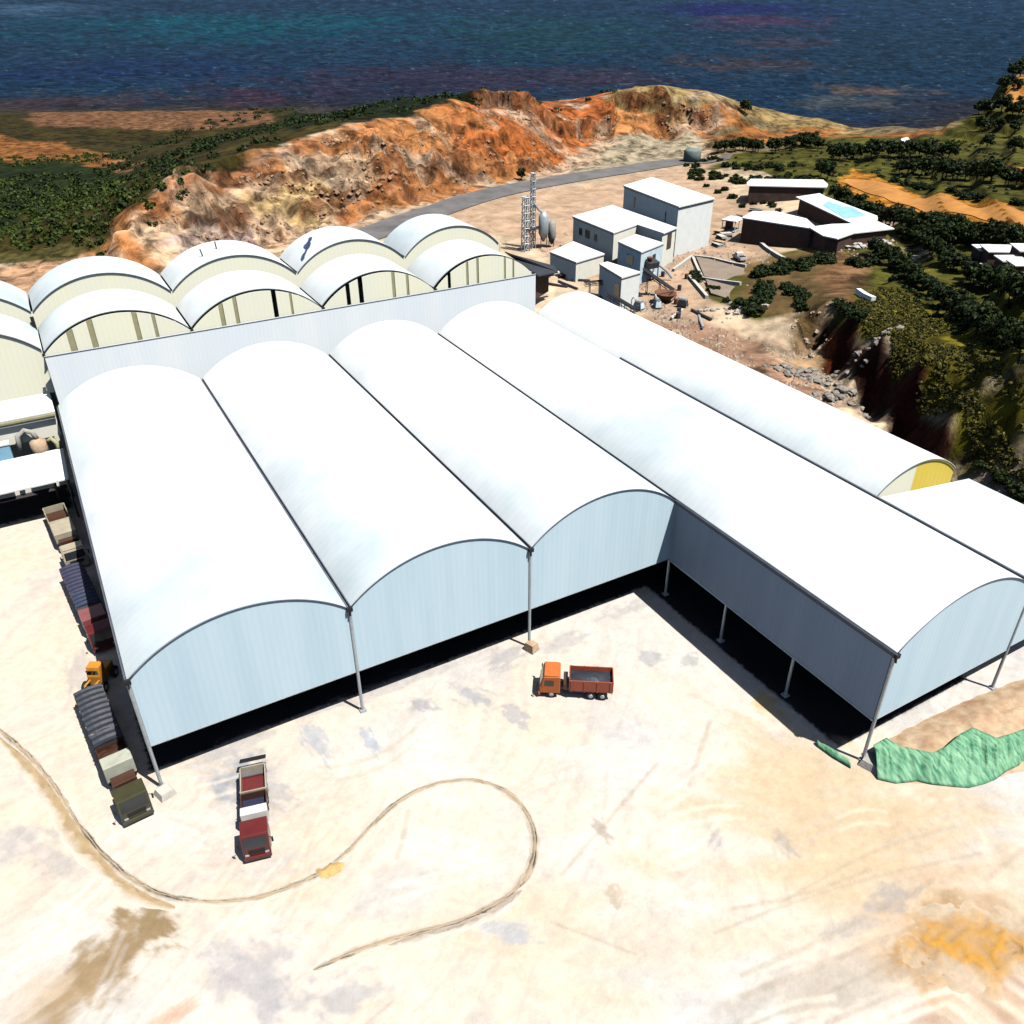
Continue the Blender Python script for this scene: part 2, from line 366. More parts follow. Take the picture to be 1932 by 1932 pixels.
def G(u, v):
    """where the line of sight through a surveyed picture point meets the land"""
    d = FW + RT * (u - 966) / FPX - UP * (v - 966) / FPX
    t0, t1 = 30., 4000.
    for nn in (170, 14, 6):
        t = np.exp(np.linspace(math.log(t0), math.log(t1), nn))
        q = CAM[None] + t[:, None] * d[None]
        g = q[:, 2] - height(q[:, 0], q[:, 1])
        k = int(np.argmax(g < 0)) if (g < 0).any() else nn - 1
        k = max(k, 1); t0, t1 = t[k - 1], t[k]
    p = q[k]
    return (float(p[0]), float(p[1]), h1(p[0], p[1]))

# ------------------------------------------------------------------ ground sheet
vs_ = list(np.arange(2150, 60, -2.9))
rr = []
for v in vs_:
    ang = math.atan((v - 966) / FPX) + PITCH
    rr.append(CAMZ / math.tan(ang) if ang < 1.5 else 1)
rr = [a for a in rr if a > 6]
rr = [0.5, 3] + [r for r in rr] + [1800, 2300, 3200, 5000]
rr = rr + list(np.arange(228, 500, 1.15))
rr = np.array(sorted(set(np.round(rr, 2))))
azd = np.radians(np.concatenate([np.arange(-150, -44, 4), np.arange(-44, 44, .105), np.arange(44, 206, 4)])) + YAW
NA, NR = len(azd), len(rr)
AZ, RR = np.meshgrid(azd, rr)
GX = CAMX + RR * np.sin(AZ); GY = CAMY + RR * np.cos(AZ)
GZ = height(GX, GY)
GZ = np.where(RR > 1900, np.minimum(GZ, -40), GZ)

def C(r, g, b):   # sRGB 0-255 -> linear
    f = lambda c: (c / 255) / 12.92 if c <= 10 else (((c / 255) + .055) / 1.055) ** 2.4
    return np.array([f(r), f(g), f(b)]) * .58
n1 = fbm(GX / 18, GY / 18, 5, 71); n2 = fbm(GX / 5, GY / 5, 5, 81); n3 = fbm(GX / 60, GY / 60, 4, 91); n4 = fbm(GX / 1.3, GY / 1.3, 3, 95)
base = np.zeros(GX.shape + (3,))
def blend(mask, col, tex=None, amt=.0):
    global base
    c = np.array(col)[None, None, :]
    if tex is not None: c = c * (1 + amt * (tex[..., None] - .5) * 2)
    base = base * (1 - mask[..., None]) + c * mask[..., None]
yard_a, yard_b = np.array([.60, .54, .46]), np.array([.55, .53, .50])
base[:] = yard_a
blend(sstep(.42, .62, n1), yard_b); blend(sstep(.55, .75, n2) * .3, (.50, .42, .32)); blend(sstep(.5, .7, n3) * .45, (.60, .47, .33))
_a = math.radians(35)
u1 = GX * math.cos(_a) + GY * math.sin(_a); u2 = -GX * math.sin(_a) + GY * math.cos(_a)
sw = (fbm(GX / 26, GY / 26, 3, 131) - .5) * 14
k1 = fbm(u1 / 16, (u2 + sw) / .9, 4, 141); k2 = fbm((u1 + sw) / 1.1, u2 / 18, 4, 151)
nearm = sstep(260, 120, RR)
blend(sstep(.52, .74, k1) * .42 * nearm * sstep(.35, .6, n3), (.44, .40, .35)); blend(sstep(.54, .76, k2) * .38 * nearm * sstep(.65, .4, n3), (.46, .40, .34))
blend(sstep(.56, .70, fbm(GX / 7, GY / 7, 6, 161)) * .40 * nearm, (.40, .40, .41))
def zone(pts, col, soft=2., wob=None, tex=None, amt=.3, world=False, strength=1.):
    """tint the land inside an outline given by surveyed picture points"""
    poly = np.array(pts if world else [G(*p)[:2] for p in pts])
    rc = np.hypot(poly[:, 0].mean() - CAMX, poly[:, 1].mean() - CAMY)
    w = (.012 * rc + .6) if wob is None else wob
    x0, y0 = poly.min(0) - 4 * w - soft; x1, y1 = poly.max(0) + 4 * w + soft
    sel = (GX > x0) & (GX < x1) & (GY > y0) & (GY < y1)
    d = np.full(GX.shape, 1e6)
    if sel.any():
        gx, gy = GX[sel], GY[sel]
        wx = gx + (fbm(gx / (w * 2.5), gy / (w * 2.5), 4, 101) - .5) * 4 * w; wy = gy + (fbm(gx / (w * 2.5), gy / (w * 2.5), 4, 111) - .5) * 4 * w
        d[sel] = polydist(wx, wy, poly)
    mk = sstep(soft, -soft, d) * strength
    blend(mk, col, tex, amt)
    return mk
def blob(u, v, ru, rv, ang, col, st=.5, hard=.5, seed=0, stretch=1.):
    """stain on the yard: an ellipse of the ground plane with a ragged edge"""
    c = np.array(P(u, v)[:2]); a = math.radians(ang)
    e1 = np.array(P(u + ru * math.cos(a), v + ru * math.sin(a))[:2]) - c
    e2 = np.array(P(u - rv * math.sin(a), v + rv * math.cos(a))[:2]) - c
    Mi = np.linalg.inv(np.array([e1, e2]).T)
    qx = Mi[0, 0] * (GX - c[0]) + Mi[0, 1] * (GY - c[1]); qy = Mi[1, 0] * (GX - c[0]) + Mi[1, 1] * (GY - c[1])
    dd = np.sqrt(qx * qx + qy * qy); sel = (dd < 2.2) & (RR < 400)
    if not sel.any(): return
    dd[sel] += (fbm(qx[sel] * 2.6 * stretch + seed, qy[sel] * 2.6 - seed, 6, 121 + seed) - .5) * 1.9
    dd[~sel] = 9
    blend(sstep(1.1, 1.1 - hard, dd) * min(1, st * 1.15), np.array(col) * (.78 if col[0] < .5 else .95))

def line_stain(pts, width, col, st=.6, ground=True, seed=3, soft=.6):
    w = [np.array((P(*p) if ground else G(*p))[:2]) for p in pts]
    # smooth the path
    for _ in range(3):
        q = [w[0]]
        for i in range(len(w) - 1): q += [w[i] * .75 + w[i + 1] * .25, w[i] * .25 + w[i + 1] * .75]
        q.append(w[-1]); w = q
    wa = np.array(w); x0, y0 = wa.min(0) - width * 3; x1, y1 = wa.max(0) + width * 3
    sel = (GX > x0) & (GX < x1) & (GY > y0) & (GY < y1)
    if not sel.any(): return w
    x, y = GX[sel], GY[sel]; best = np.full(x.shape, 1e9)
    for i in range(len(w) - 1):
        ex, ey = w[i + 1] - w[i]; t = np.clip(((x - w[i][0]) * ex + (y - w[i][1]) * ey) / (ex * ex + ey * ey + 1e-9), 0, 1)
        best = np.minimum(best, (x - w[i][0] - t * ex) ** 2 + (y - w[i][1] - t * ey) ** 2)
    d = np.sqrt(best) + (n2[sel] - .5) * width * 1.2
    mk = np.zeros(GX.shape); mk[sel] = sstep(width * (1 + soft), width * (1 - soft) * .6, d) * st * (.6 + .8 * n1[sel])
    blend(np.clip(mk, 0, 1), col)
    return w

out_yard = sstep(0, 6, polydist(GX, GY, YARD))
slope = np.zeros(GX.shape)
# --- land beyond the yard
blend(out_yard, (.52, .40, .27), n2, .35)
far = sstep(330, 430, RR) 
blend(far * out_yard, (.16, .12, .06), n2, .5)
zone([(-300,505),(190,490),(240,430),(370,330),(500,285),(690,235),(700,150),(-300,150)], C(70, 62, 28), tex=n1, amt=.8)
zone([(0,440),(150,350),(300,330),(200,310),(0,300),(-200,300),(-200,440)], C(40, 52, 20), tex=n1, amt=.8)
zone([(-200,485),(0,478),(100,465),(200,440),(260,440),(180,500),(60,495),(-200,498)], C(104, 96, 52), tex=n2, amt=.5)
zone([(-250,310),(0,305),(120,300),(220,320),(230,300),(150,280),(0,255),(-250,250)], C(160, 105, 55), tex=n2, amt=.7)
zone([(60,240),(200,245),(400,240),(520,232),(480,208),(200,200),(60,205)], C(140, 100, 70), tex=n2, amt=.6)
zone([(220,330),(250,315),(245,300),(215,305)], C(190, 130, 90), tex=n2, amt=.5)
zone([(560,245),(700,225),(860,200),(1160,185),(1160,160),(800,170),(560,200)], C(34, 44, 22), tex=n2, amt=.6)
# cut bank
zone([(-200,530),(0,500),(120,490),(190,490),(330,510),(200,600),(-200,700)], C(226, 178, 138), tex=n1, amt=.3)
cutz = [(185,492),(215,440),(370,322),(500,282),(690,232),(860,193),(1160,168),(1380,182),(1420,215),(1350,255),(1140,300),(1000,335),(800,392),(640,430),(600,470),(430,480),(330,510)]
zone(cutz, C(222, 150, 92), tex=n1, amt=.35)
zone([(185,492),(225,440),(330,372),(420,340),(500,330),(600,300),(690,300),(720,350),(660,420),(610,475),(430,485),(330,510)], C(246, 206, 166), tex=n2, amt=.4)
zone([(300,400),(380,330),(500,285),(640,250),(600,290),(480,320),(380,360)], C(206, 140, 96), tex=n2, amt=.3)
zone([(330,470),(380,430),(470,420),(500,450),(440,480)], C(206, 176, 164), tex=n2, amt=.45)
zone([(440,370),(560,350),(640,330),(620,400),(500,420)], C(236, 200, 140), tex=n2, amt=.5)
zone([(620,400),(760,350),(900,300),(1000,280),(990,320),(800,385),(650,425)], C(214, 140, 84), tex=n2, amt=.35)
zone([(860,240),(1130,240),(1135,290),(980,305),(860,300)], C(222, 130, 68), tex=n1, amt=.35)
zone([(850,235),(870,196),(1160,172),(1160,236),(1000,225)], C(206, 118, 62), tex=n2, amt=.5)
zone([(1155,240),(1160,168),(1350,178),(1400,200),(1360,236)], C(218, 146, 86), tex=n2, amt=.4)
zone([(1160,182),(1160,166),(1380,172),(1480,196),(1600,222),(1690,236),(1640,252),(1500,240),(1400,205),(1300,192)], C(176, 150, 100), tex=n2, amt=.35)
zone([(1340,262),(1400,232),(1560,246),(1700,250),(1790,240),(1780,262),(1560,262),(1420,266)], C(176, 116, 62), tex=n1, amt=.3)
mcut = np.zeros(GX.shape); _cz = np.array([G(*p)[:2] for p in cutz]); _s = (np.abs(GX - _cz[:, 0].mean()) < 400) & (RR > 200) & (RR < 620)
mcut[_s] = sstep(3, -6, polydist(GX[_s], GY[_s], _cz))
q1 = fbm(GX / 11, GY / 11, 6, 501); q2 = fbm(GX / 9 + 5, GY / 9, 6, 511)
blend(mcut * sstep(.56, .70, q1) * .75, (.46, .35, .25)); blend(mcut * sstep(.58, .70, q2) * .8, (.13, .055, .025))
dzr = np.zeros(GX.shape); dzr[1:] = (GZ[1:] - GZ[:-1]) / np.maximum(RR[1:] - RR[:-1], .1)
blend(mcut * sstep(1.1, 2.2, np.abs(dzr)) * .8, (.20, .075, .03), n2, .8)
# site ground round the road and the plant
zone([(700,455),(640,430),(800,392),(1000,335),(1150,258),(1330,262),(1360,300),(1330,330),(1480,420),(1460,480),(1300,620),(1100,520),(1000,470),(900,430)], C(222, 188, 156), tex=n2, amt=.25)
zone([(620,470),(700,425),(800,392),(900,358),(1000,336),(1150,315),(1300,292),(1300,312),(1150,340),(1000,362),(900,386),(800,420),(700,456),(640,490)], C(214, 190, 160), soft=3, tex=n2, amt=.25)
zone([(1150,262),(1320,258),(1330,290),(1150,330),(1020,345),(1130,298)], C(196, 180, 150), tex=n2, amt=.2)
zone([(1280,600),(1420,640),(1540,700),(1600,760),(1750,870),(1780,900),(1700,880),(1400,720),(1230,600)], C(190, 150, 122), tex=n2, amt=.45)
zone([(1500,590),(1560,570),(1570,640),(1570,720),(1480,690)], C(206, 170, 128), tex=n2, amt=.3)
# terraced hill
zone([(1380,290),(1560,262),(1830,235),(1835,140),(1870,-5),(2200,30),(2400,900),(2100,1150),(1960,1000),(1850,880),(1740,705),(1600,600),(1540,560),(1400,560),(1380,520),(1480,480),(1700,480),(1690,430),(1570,380),(1440,330),(1340,310)], C(98, 96, 38), tex=n1, amt=.6)
zone([(1600,590),(1640,540),(1720,560),(1800,620),(1932,700),(2100,800),(2100,1000),(1960,1010),(1855,885),(1735,705)], C(138, 128, 34), tex=n2, amt=.5)
zone([(1700,490),(1730,495),(1932,615),(2100,720),(2100,760),(1932,655)], C(120, 114, 44), tex=n2, amt=.5)
zone([(1580,340),(1612,318),(1680,346),(1800,372),(1932,396),(2200,440),(2200,480),(1932,432),(1780,412),(1680,398),(1596,368)], C(222, 150, 55), soft=1, wob=1.5, tex=n2, amt=.35)
zone([(1846,200),(1932,212),(2100,230),(2100,205),(1932,184),(1850,182)], C(226, 150, 66), soft=1, wob=2, tex=n2, amt=.3)
zone([(1785,298),(1932,316),(2050,330),(2050,345),(1932,338),(1800,322)], C(200, 135, 60), soft=1, wob=2, tex=n2, amt=.3)
zone([(1395,500),(1480,475),(1560,470),(1640,475),(1650,520),(1600,575),(1540,590),(1470,600),(1390,570)], C(128, 104, 66), tex=n2, amt=.7)
zone([(1490,460),(1560,480),(1560,560),(1620,590),(1600,540),(1640,500)], C(150, 112, 78), tex=n2, amt=.5)
# ravine face of dark red-brown earth
zone(np.array([(a + 1.2, b + .4) for a, b, _ in LIPS] + [(a - 4.2, b - 1.3) for a, b, _ in LIPS][::-1]), C(84, 40, 28), soft=.8, wob=.6, world=True, tex=n2, amt=.6)
zone([(1562,640),(1590,620),(1600,690),(1580,710)], C(170, 88, 48), soft=1, tex=n2, amt=.3)
zone([(1480,590),(1550,560),(1560,600),(1500,640)], C(120, 96, 60), tex=n2, amt=.5)
# shade under the halls and the canopy, painted near-black into the ground colour
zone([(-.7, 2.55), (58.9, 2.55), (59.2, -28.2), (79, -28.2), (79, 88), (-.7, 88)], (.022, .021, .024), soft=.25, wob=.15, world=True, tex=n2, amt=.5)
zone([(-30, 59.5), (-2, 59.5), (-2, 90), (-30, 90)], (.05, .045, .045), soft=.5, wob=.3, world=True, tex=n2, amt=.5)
# --- stains of the yard
GREY = (.40, .40, .42); BLUE = (.44, .48, .54); BRN = (.40, .29, .17); ORG = (.54, .41, .26); PALE = (.58, .53, .45)
blob(1600, 1560, 480, 170, 8, ORG, .75, .95, 1); blob(1780, 1760, 300, 170, -10, (.52, .38, .26), .6, .95, 2); blob(1500, 1420, 260, 60, 30, (.55, .42, .27), .55, .95, 70)
for _u, _v, _a, _b in ((330, 1560, 150, 60), (760, 1450, 200, 60), (840, 1620, 140, 70), (1150, 1420, 170, 60), (120, 1760, 110, 60), (1080, 1600, 120, 60), (520, 1740, 150, 40)): blob(_u, _v, _a, _b, 0, (.62, .585, .53), .6, .95, 80 + _u)
blob(1150, 1780, 420, 150, 0, (.56, .47, .35), .55, .95, 3)
blob(460, 1465, 66, 52, -15, (.36, .38, .42), .85, .7, 4); blob(520, 1500, 40, 26, 10, GREY, .5, .5, 5)
blob(800, 1330, 34, 16, 5, (.38, .38, .40), .7, .9, 6); blob(895, 1315, 50, 26, 20, (.38, .40, .43), .7, .9, 7); blob(975, 1350, 30, 18, 40, GREY, .6, .5, 8)
blob(600, 1400, 60, 22, 50, BLUE, .6, .6, 9); blob(700, 1400, 30, 14, 60, BLUE, .7, .5, 10); blob(430, 1410, 110, 16, -20, GREY, .45, .6, 29)
blob(740, 1290, 160, 16, -19, GREY, .45, .7, 30); blob(1060, 1215, 60, 20, -20, GREY, .45, .7, 31)
blob(960, 1235, 55, 22, -30, GREY, .6, .6, 11); blob(1230, 1240, 26, 14, 0, GREY, .6, .5, 12); blob(1300, 1245, 20, 12, 0, GREY, .5, .5, 13); blob(1180, 1150, 50, 12, -20, GREY, .4, .6, 32)
blob(150, 1270, 26, 50, 10, GREY, .45, .6, 14); blob(120, 1130, 50, 60, 0, (.60, .46, .36), .3, .8, 33)
blob(1135, 1565, 34, 16, 40, (.40, .35, .29), .6, .9, 15); blob(1350, 1580, 18, 30, 0, (.38, .37, .39), .55, .9, 16); blob(1480, 1590, 36, 20, 45, (.40, .36, .33), .55, .9, 17); blob(1160, 1690, 26, 20, 60, BRN, .35, .6, 34)
blob(1450, 1330, 40, 22, 40, (.56, .40, .16), .6, .8, 18)
blob(480, 1840, 120, 90, 20, (.40, .39, .42), .6, .8, 19); blob(640, 1880, 110, 60, -10, GREY, .55, .8, 20); blob(80, 1610, 90, 60, 20, (.44, .42, .42), .5, .9, 21)
blob(285, 1745, 85, 48, 20, (.33, .24, .13), 1, .7, 22); blob(200, 1820, 130, 58, -48, (.35, .25, .14), 1, .8, 23); blob(110, 1905, 100, 44, -48, (.40, .29, .17), .9, .8, 24); blob(40, 1900, 120, 50, -40, (.50, .40, .29), .6, .9, 72); blob(330, 1915, 60, 18, -30, (.56, .30, .16), .45, .7, 25)
blob(960, 1760, 60, 24, 10, BLUE, .55, .6, 26); blob(870, 1560, 130, 70, 0, PALE, .35, .9, 27); blob(500, 1640, 160, 30, -8, BLUE, .28, .9, 28)
blob(1690, 1690, 70, 34, -15, (.38, .36, .35), .6, .9, 40); blob(1600, 1755, 70, 26, -20, (.42, .40, .38), .5, .9, 41); blob(1740, 1810, 26, 14, -30, (.32, .28, .26), .6, .6, 42)
blob(1800, 1790, 130, 110, 0, (.46, .26, .09), 1, .95, 50); blob(1870, 1720, 120, 60, 10, (.48, .34, .20), .6, .95, 51); blob(1880, 1900, 160, 60, -10, (.46, .30, .20), .7, .95, 52)
blob(1860, 1900, 130, 60, 0, (.50, .34, .22), .5, .9, 60); blob(1550, 1870, 220, 70, -18, (.47, .42, .36), .55, .8, 61); blob(1900, 1830, 80, 60, 0, (.48, .36, .32), .5, .7, 62)
SCR = (.34, .28, .22)
for k, p in enumerate(([(1350,1760),(1500,1700),(1700,1640),(1850,1610)], [(1400,1840),(1560,1770),(1700,1700),(1760,1660)], [(1400,1880),(1600,1800),(1790,1720)], [(1420,1932),(1620,1850),(1740,1780)],
        [(1560,1932),(1700,1870),(1800,1830)], [(1860,1660),(1932,1600)], [(1040,1740),(1120,1770),(1200,1800)], [(1380,1715),(1520,1690),(1640,1640)], [(750,1620),(765,1560),(770,1530)],
        [(690,1932),(740,1890)], [(1060,1650),(1240,1440)], [(1300,1480),(1340,1360)], [(1480,1700),(1650,1600),(1800,1560)])):
    line_stain(p, .16 + .05 * (k % 3), SCR, .42)
rs = random.Random(11)
for k in range(46):   # tyre tracks in sweeping pairs
    if k < 20: u, v, a = rs.uniform(300, 1300), rs.uniform(1420, 1720), rs.uniform(-.9, .3)
    elif k < 34: u, v, a = rs.uniform(1200, 1850), rs.uniform(1480, 1930), rs.uniform(-.55, -.2)
    else: u, v, a = rs.uniform(0, 600), rs.uniform(1600, 1930), rs.uniform(-1.1, -.6)
    L = rs.uniform(90, 240); cv = rs.uniform(-.5, .5)
    p = [(u + L * t * math.cos(a + cv * t), v + L * t * math.sin(a + cv * t)) for t in (0, .25, .5, .75, 1)]
    q = [(x + 5, y + 24) for x, y in p]
    cl = rs.choice([(.46, .42, .38), (.46, .36, .25), (.78, .70, .58)])
    line_stain(p, .20, cl, .34, seed=k); line_stain(q, .20, cl, .30, seed=k)
base = base * (1 + .09 * (n4[..., None] - .5) * 2) * (1 + .08 * (n2[..., None] - .5))
base = np.clip(base, .004, .9)

def grid_mesh(name, X, Y, Z, mt, colors=None, smooth=True, kind=None, alpha=None):
    nr, na = X.shape
    me = bpy.data.meshes.new(name)
    co = np.stack([X, Y, Z], -1).reshape(-1, 3).astype(np.float32)
    i = np.arange(nr - 1)[:, None] * na + np.arange(na - 1)[None]
    f = np.stack([i, i + na, i + na + 1, i + 1], -1).reshape(-1, 4)
    # keep faces pointing up
    a, b, c = co[f[0, 0]], co[f[0, 1]], co[f[0, 2]]
    if np.cross(b - a, c - a)[2] < 0: f = f[:, ::-1]
    me.vertices.add(len(co)); me.vertices.foreach_set('co', co.ravel())
    me.loops.add(f.size); me.loops.foreach_set('vertex_index', f.ravel().astype(np.int32))
    me.polygons.add(len(f)); me.polygons.foreach_set('loop_start', np.arange(0, f.size, 4, dtype=np.int32))
    me.polygons.foreach_set('use_smooth', np.full(len(f), smooth))
    me.update(calc_edges=True)
    if colors is not None:
        at = me.color_attributes.new('earth', 'FLOAT_COLOR', 'POINT')
        at.data.foreach_set('color', np.concatenate([colors.reshape(-1, 3), (np.zeros((len(co), 1)) if alpha is None else alpha.reshape(-1, 1))], 1).astype(np.float32).ravel())
    me.materials.append(mt)
    o = bpy.data.objects.new(name, me); COL.objects.link(o)
    if kind: o['kind'] = kind
    return o
gm, n, l, b = new_mat('earth')
b.inputs['Roughness'].default_value = .95; b.inputs['Specular IOR Level'].default_value = .1
at = n.new('ShaderNodeAttribute'); at.attribute_name = 'earth'
geo = n.new('ShaderNodeNewGeometry')
nz = n.new('ShaderNodeTexNoise'); nz.inputs['Scale'].default_value = 1.1; nz.inputs['Detail'].default_value = 9; nz.inputs['Roughness'].default_value = .7
l.new(geo.outputs['Position'], nz.inputs['Vector'])
mr = n.new('ShaderNodeMapRange'); mr.inputs[1].default_value = .3; mr.inputs[2].default_value = .7; mr.inputs[3].default_value = .86; mr.inputs[4].default_value = 1.09
l.new(nz.outputs['Fac'], mr.inputs[0])
vm = n.new('ShaderNodeVectorMath'); vm.operation = 'SCALE'
l.new(at.outputs['Color'], vm.inputs[0]); l.new(mr.outputs[0], vm.inputs['Scale']); l.new(vm.outputs[0], b.inputs['Base Color'])
nz2 = n.new('ShaderNodeTexNoise'); nz2.inputs['Scale'].default_value = .17; nz2.inputs['Detail'].default_value = 10; nz2.inputs['Roughness'].default_value = .68; nz2.inputs['Distortion'].default_value = .6
l.new(geo.outputs['Position'], nz2.inputs['Vector'])
sl = n.new('ShaderNodeSeparateXYZ'); l.new(geo.outputs['Normal'], sl.inputs[0])
st_ = n.new('ShaderNodeMapRange'); st_.inputs[1].default_value = .985; st_.inputs[2].default_value = .85; l.new(sl.outputs['Z'], st_.inputs[0])
mr2 = n.new('ShaderNodeMapRange'); mr2.inputs[1].default_value = .38; mr2.inputs[2].default_value = .60; mr2.inputs[3].default_value = .22; mr2.inputs[4].default_value = 1.25
l.new(nz2.outputs['Fac'], mr2.inputs[0])
mxa = n.new('ShaderNodeMath'); mxa.operation = 'MAXIMUM'; l.new(st_.outputs[0], mxa.inputs[0]); l.new(at.outputs['Alpha'], mxa.inputs[1])
mxs = n.new('ShaderNodeMix'); mxs.inputs[2].default_value = 1.0; l.new(mxa.outputs[0], mxs.inputs[0]); l.new(mr2.outputs[0], mxs.inputs[3])
mlt = n.new('ShaderNodeMath'); mlt.operation = 'MULTIPLY'; l.new(mxs.outputs[0], mlt.inputs[0]); l.new(mr.outputs[0], mlt.inputs[1]); l.new(mlt.outputs[0], vm.inputs['Scale'])
bp2 = n.new('ShaderNodeBump'); bp2.inputs['Distance'].default_value = 3.0; l.new(st_.outputs[0], bp2.inputs['Strength']); l.new(nz2.outputs['Fac'], bp2.inputs['Height'])
bp = n.new('ShaderNodeBump'); bp.inputs['Strength'].default_value = .45; bp.inputs['Distance'].default_value = .25
l.new(bp2.outputs[0], bp.inputs['Normal'])
l.new(nz.outputs['Fac'], bp.inputs['Height']); l.new(bp.outputs[0], b.inputs['Normal'])
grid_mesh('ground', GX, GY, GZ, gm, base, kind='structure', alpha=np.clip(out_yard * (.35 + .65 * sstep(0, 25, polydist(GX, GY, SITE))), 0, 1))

# ------------------------------------------------------------------ sea
SEA = -20.0
azs = np.radians(np.concatenate([np.arange(-75, -44, 2), np.arange(-44, 44, .09), np.arange(44, 78, 2)])) + YAW
vv = np.arange(260, -9, -1.3); rs_ = []
for v in vv:
    ang = math.atan((v - 966) / FPX) + PITCH
    if ang > .0016: rs_.append((CAMZ - SEA) / math.tan(ang))
rs_ = np.array([r for r in rs_ if r < 40000] + [50000])
SA, SR = np.meshgrid(azs, rs_); SX = CAMX + SR * np.sin(SA); SY = CAMY + SR * np.cos(SA)
la, lr = logpol(SX, SY)
sc_ = np.zeros(SX.shape + (3,)); sc_[:] = (.012, .040, .085)
def sblend(mk, c):
    global sc_
    sc_ = sc_ * (1 - mk[..., None]) + np.array(c)[None, None] * mk[..., None]
def sblob(u, v, ru, rv, c, st, seed):
    p = P(u, v, SEA); a0, r0 = logpol(np.array(p[0]), np.array(p[1]))
    p2 = P(u + ru, v, SEA); a2, r2 = logpol(np.array(p2[0]), np.array(p2[1])); p3 = P(u, v + rv, SEA); a3, r3 = logpol(np.array(p3[0]), np.array(p3[1]))
    d = np.sqrt(((la - a0) / (a2 - a0)) ** 2 + ((lr - r0) / abs(r3 - r0)) ** 2) + (fbm(la * 16 + seed, lr * 9, 6, 200 + seed) - .5) * 2.4
    sblend(sstep(1.2, .3, d) * st, c)
ds_ = np.full(SX.shape, 1e4); _m = SR < 2600; ds_[_m] = polydist(SX[_m], SY[_m], LAND)
sblend(sstep(170, 0, ds_ + (fbm(SX / 60, SY / 60, 4, 351) - .5) * 160) * .75, (.032, .026, .034)); sblend(sstep(35, -5, ds_ + (fbm(SX / 25, SY / 25, 4, 352) - .5) * 60) * .7, (.07, .055, .035))
sblob(450, 45, 420, 36, (.003, .075, .115), .85, 1); sblob(60, 15, 120, 16, (.05, .11, .19), .8, 2); sblob(1050, 60, 200, 60, (.010, .058, .075), .7, 3)
sblob(1400, 15, 180, 16, (.014, .016, .12), .9, 4); sblob(1430, 40, 120, 18, (.075, .034, .085), .7, 5); sblob(1480, 80, 110, 14, (.07, .045, .065), .6, 6)
sblob(1400, 120, 160, 20, (.065, .045, .045), .6, 7); sblob(480, 180, 70, 20, (.09, .035, .05), .7, 8); sblob(800, 150, 400, 40, (.034, .026, .058), .8, 9); sblob(250, 130, 300, 26, (.012, .03, .10), .7, 10)
sblob(1640, 170, 110, 10, (.20, .13, .08), .6, 11); sblob(1600, 195, 120, 14, (.09, .10, .10), .6, 12); sblob(1100, 150, 250, 20, (.045, .035, .06), .6, 13)
sblob(1700, 90, 200, 60, (.014, .040, .075), .7, 14); sblob(120, 190, 260, 14, (.07, .045, .05), .6, 15)
wv = fbm(la * 26, lr * 34 + la * 3, 4, 301)
wv2 = fbm(la * 90, lr * 90 + la * 10, 4, 321)
wv3 = fbm(la * 60 + lr * 6, lr * 160, 4, 341)
sc_ = sc_ * (.05 + .7 * wv[..., None] + .4 * wv2[..., None] + .75 * sstep(.38, .68, wv3)[..., None]) * .55  # swell highlights and darker streaks between them painted into the water colour
g_ = fbm(la * 170, lr * 190 + la * 20, 3, 331); sc_ = sc_ + (sstep(.66, .86, g_ * .5 + wv3 * .5) * .10)[..., None] * np.array([.8, 1, 1.1])
SZ = np.full(SX.shape, SEA) + (fbm(SX / 60, SY / 25, 4, 310) - .5) * 3.0 * sstep(50000, 2000, SR)
sm, n, l, b = new_mat('sea_water')
b.inputs['Roughness'].default_value = .4; b.inputs['Specular IOR Level'].default_value = .03; b.inputs['IOR'].default_value = 1.15
at = n.new('ShaderNodeAttribute'); at.attribute_name = 'earth'
geo = n.new('ShaderNodeNewGeometry')
mp = n.new('ShaderNodeMapping'); mp.inputs['Rotation'].default_value = (0, 0, YAW); mp.inputs['Scale'].default_value = (.018, .06, .05)
l.new(geo.outputs['Position'], mp.inputs[0])
nz = n.new('ShaderNodeTexNoise'); nz.inputs['Scale'].default_value = 1; nz.inputs['Detail'].default_value = 9; nz.inputs['Roughness'].default_value = .72; nz.inputs['Distortion'].default_value = 1.2
l.new(mp.outputs[0], nz.inputs['Vector'])
cr = n.new('ShaderNodeValToRGB'); cr.color_ramp.elements[0].position = .60; cr.color_ramp.elements[1].position = .70
cr.color_ramp.elements[0].color = (0, 0, 0, 1); cr.color_ramp.elements[1].color = (.85, .9, .95, 1)
l.new(nz.outputs['Fac'], cr.inputs[0])
mx = n.new('ShaderNodeMix'); mx.data_type = 'RGBA'; mx.inputs[7].default_value = (.45, .5, .52, 1)
ml = n.new('ShaderNodeMath'); ml.operation = 'MULTIPLY'; ml.inputs[1].default_value = .22
l.new(cr.outputs[0], ml.inputs[0]); l.new(ml.outputs[0], mx.inputs[0]); l.new(at.outputs['Color'], mx.inputs[6]); l.new(mx.outputs[2], b.inputs['Base Color'])
bp = n.new('ShaderNodeBump'); bp.inputs['Strength'].default_value = .9; bp.inputs['Distance'].default_value = 4.0
l.new(nz.outputs['Fac'], bp.inputs['Height']); l.new(bp.outputs[0], b.inputs['Normal'])
grid_mesh('sea', SX, SY, SZ, sm, np.clip(sc_, 0, 1), kind='structure')

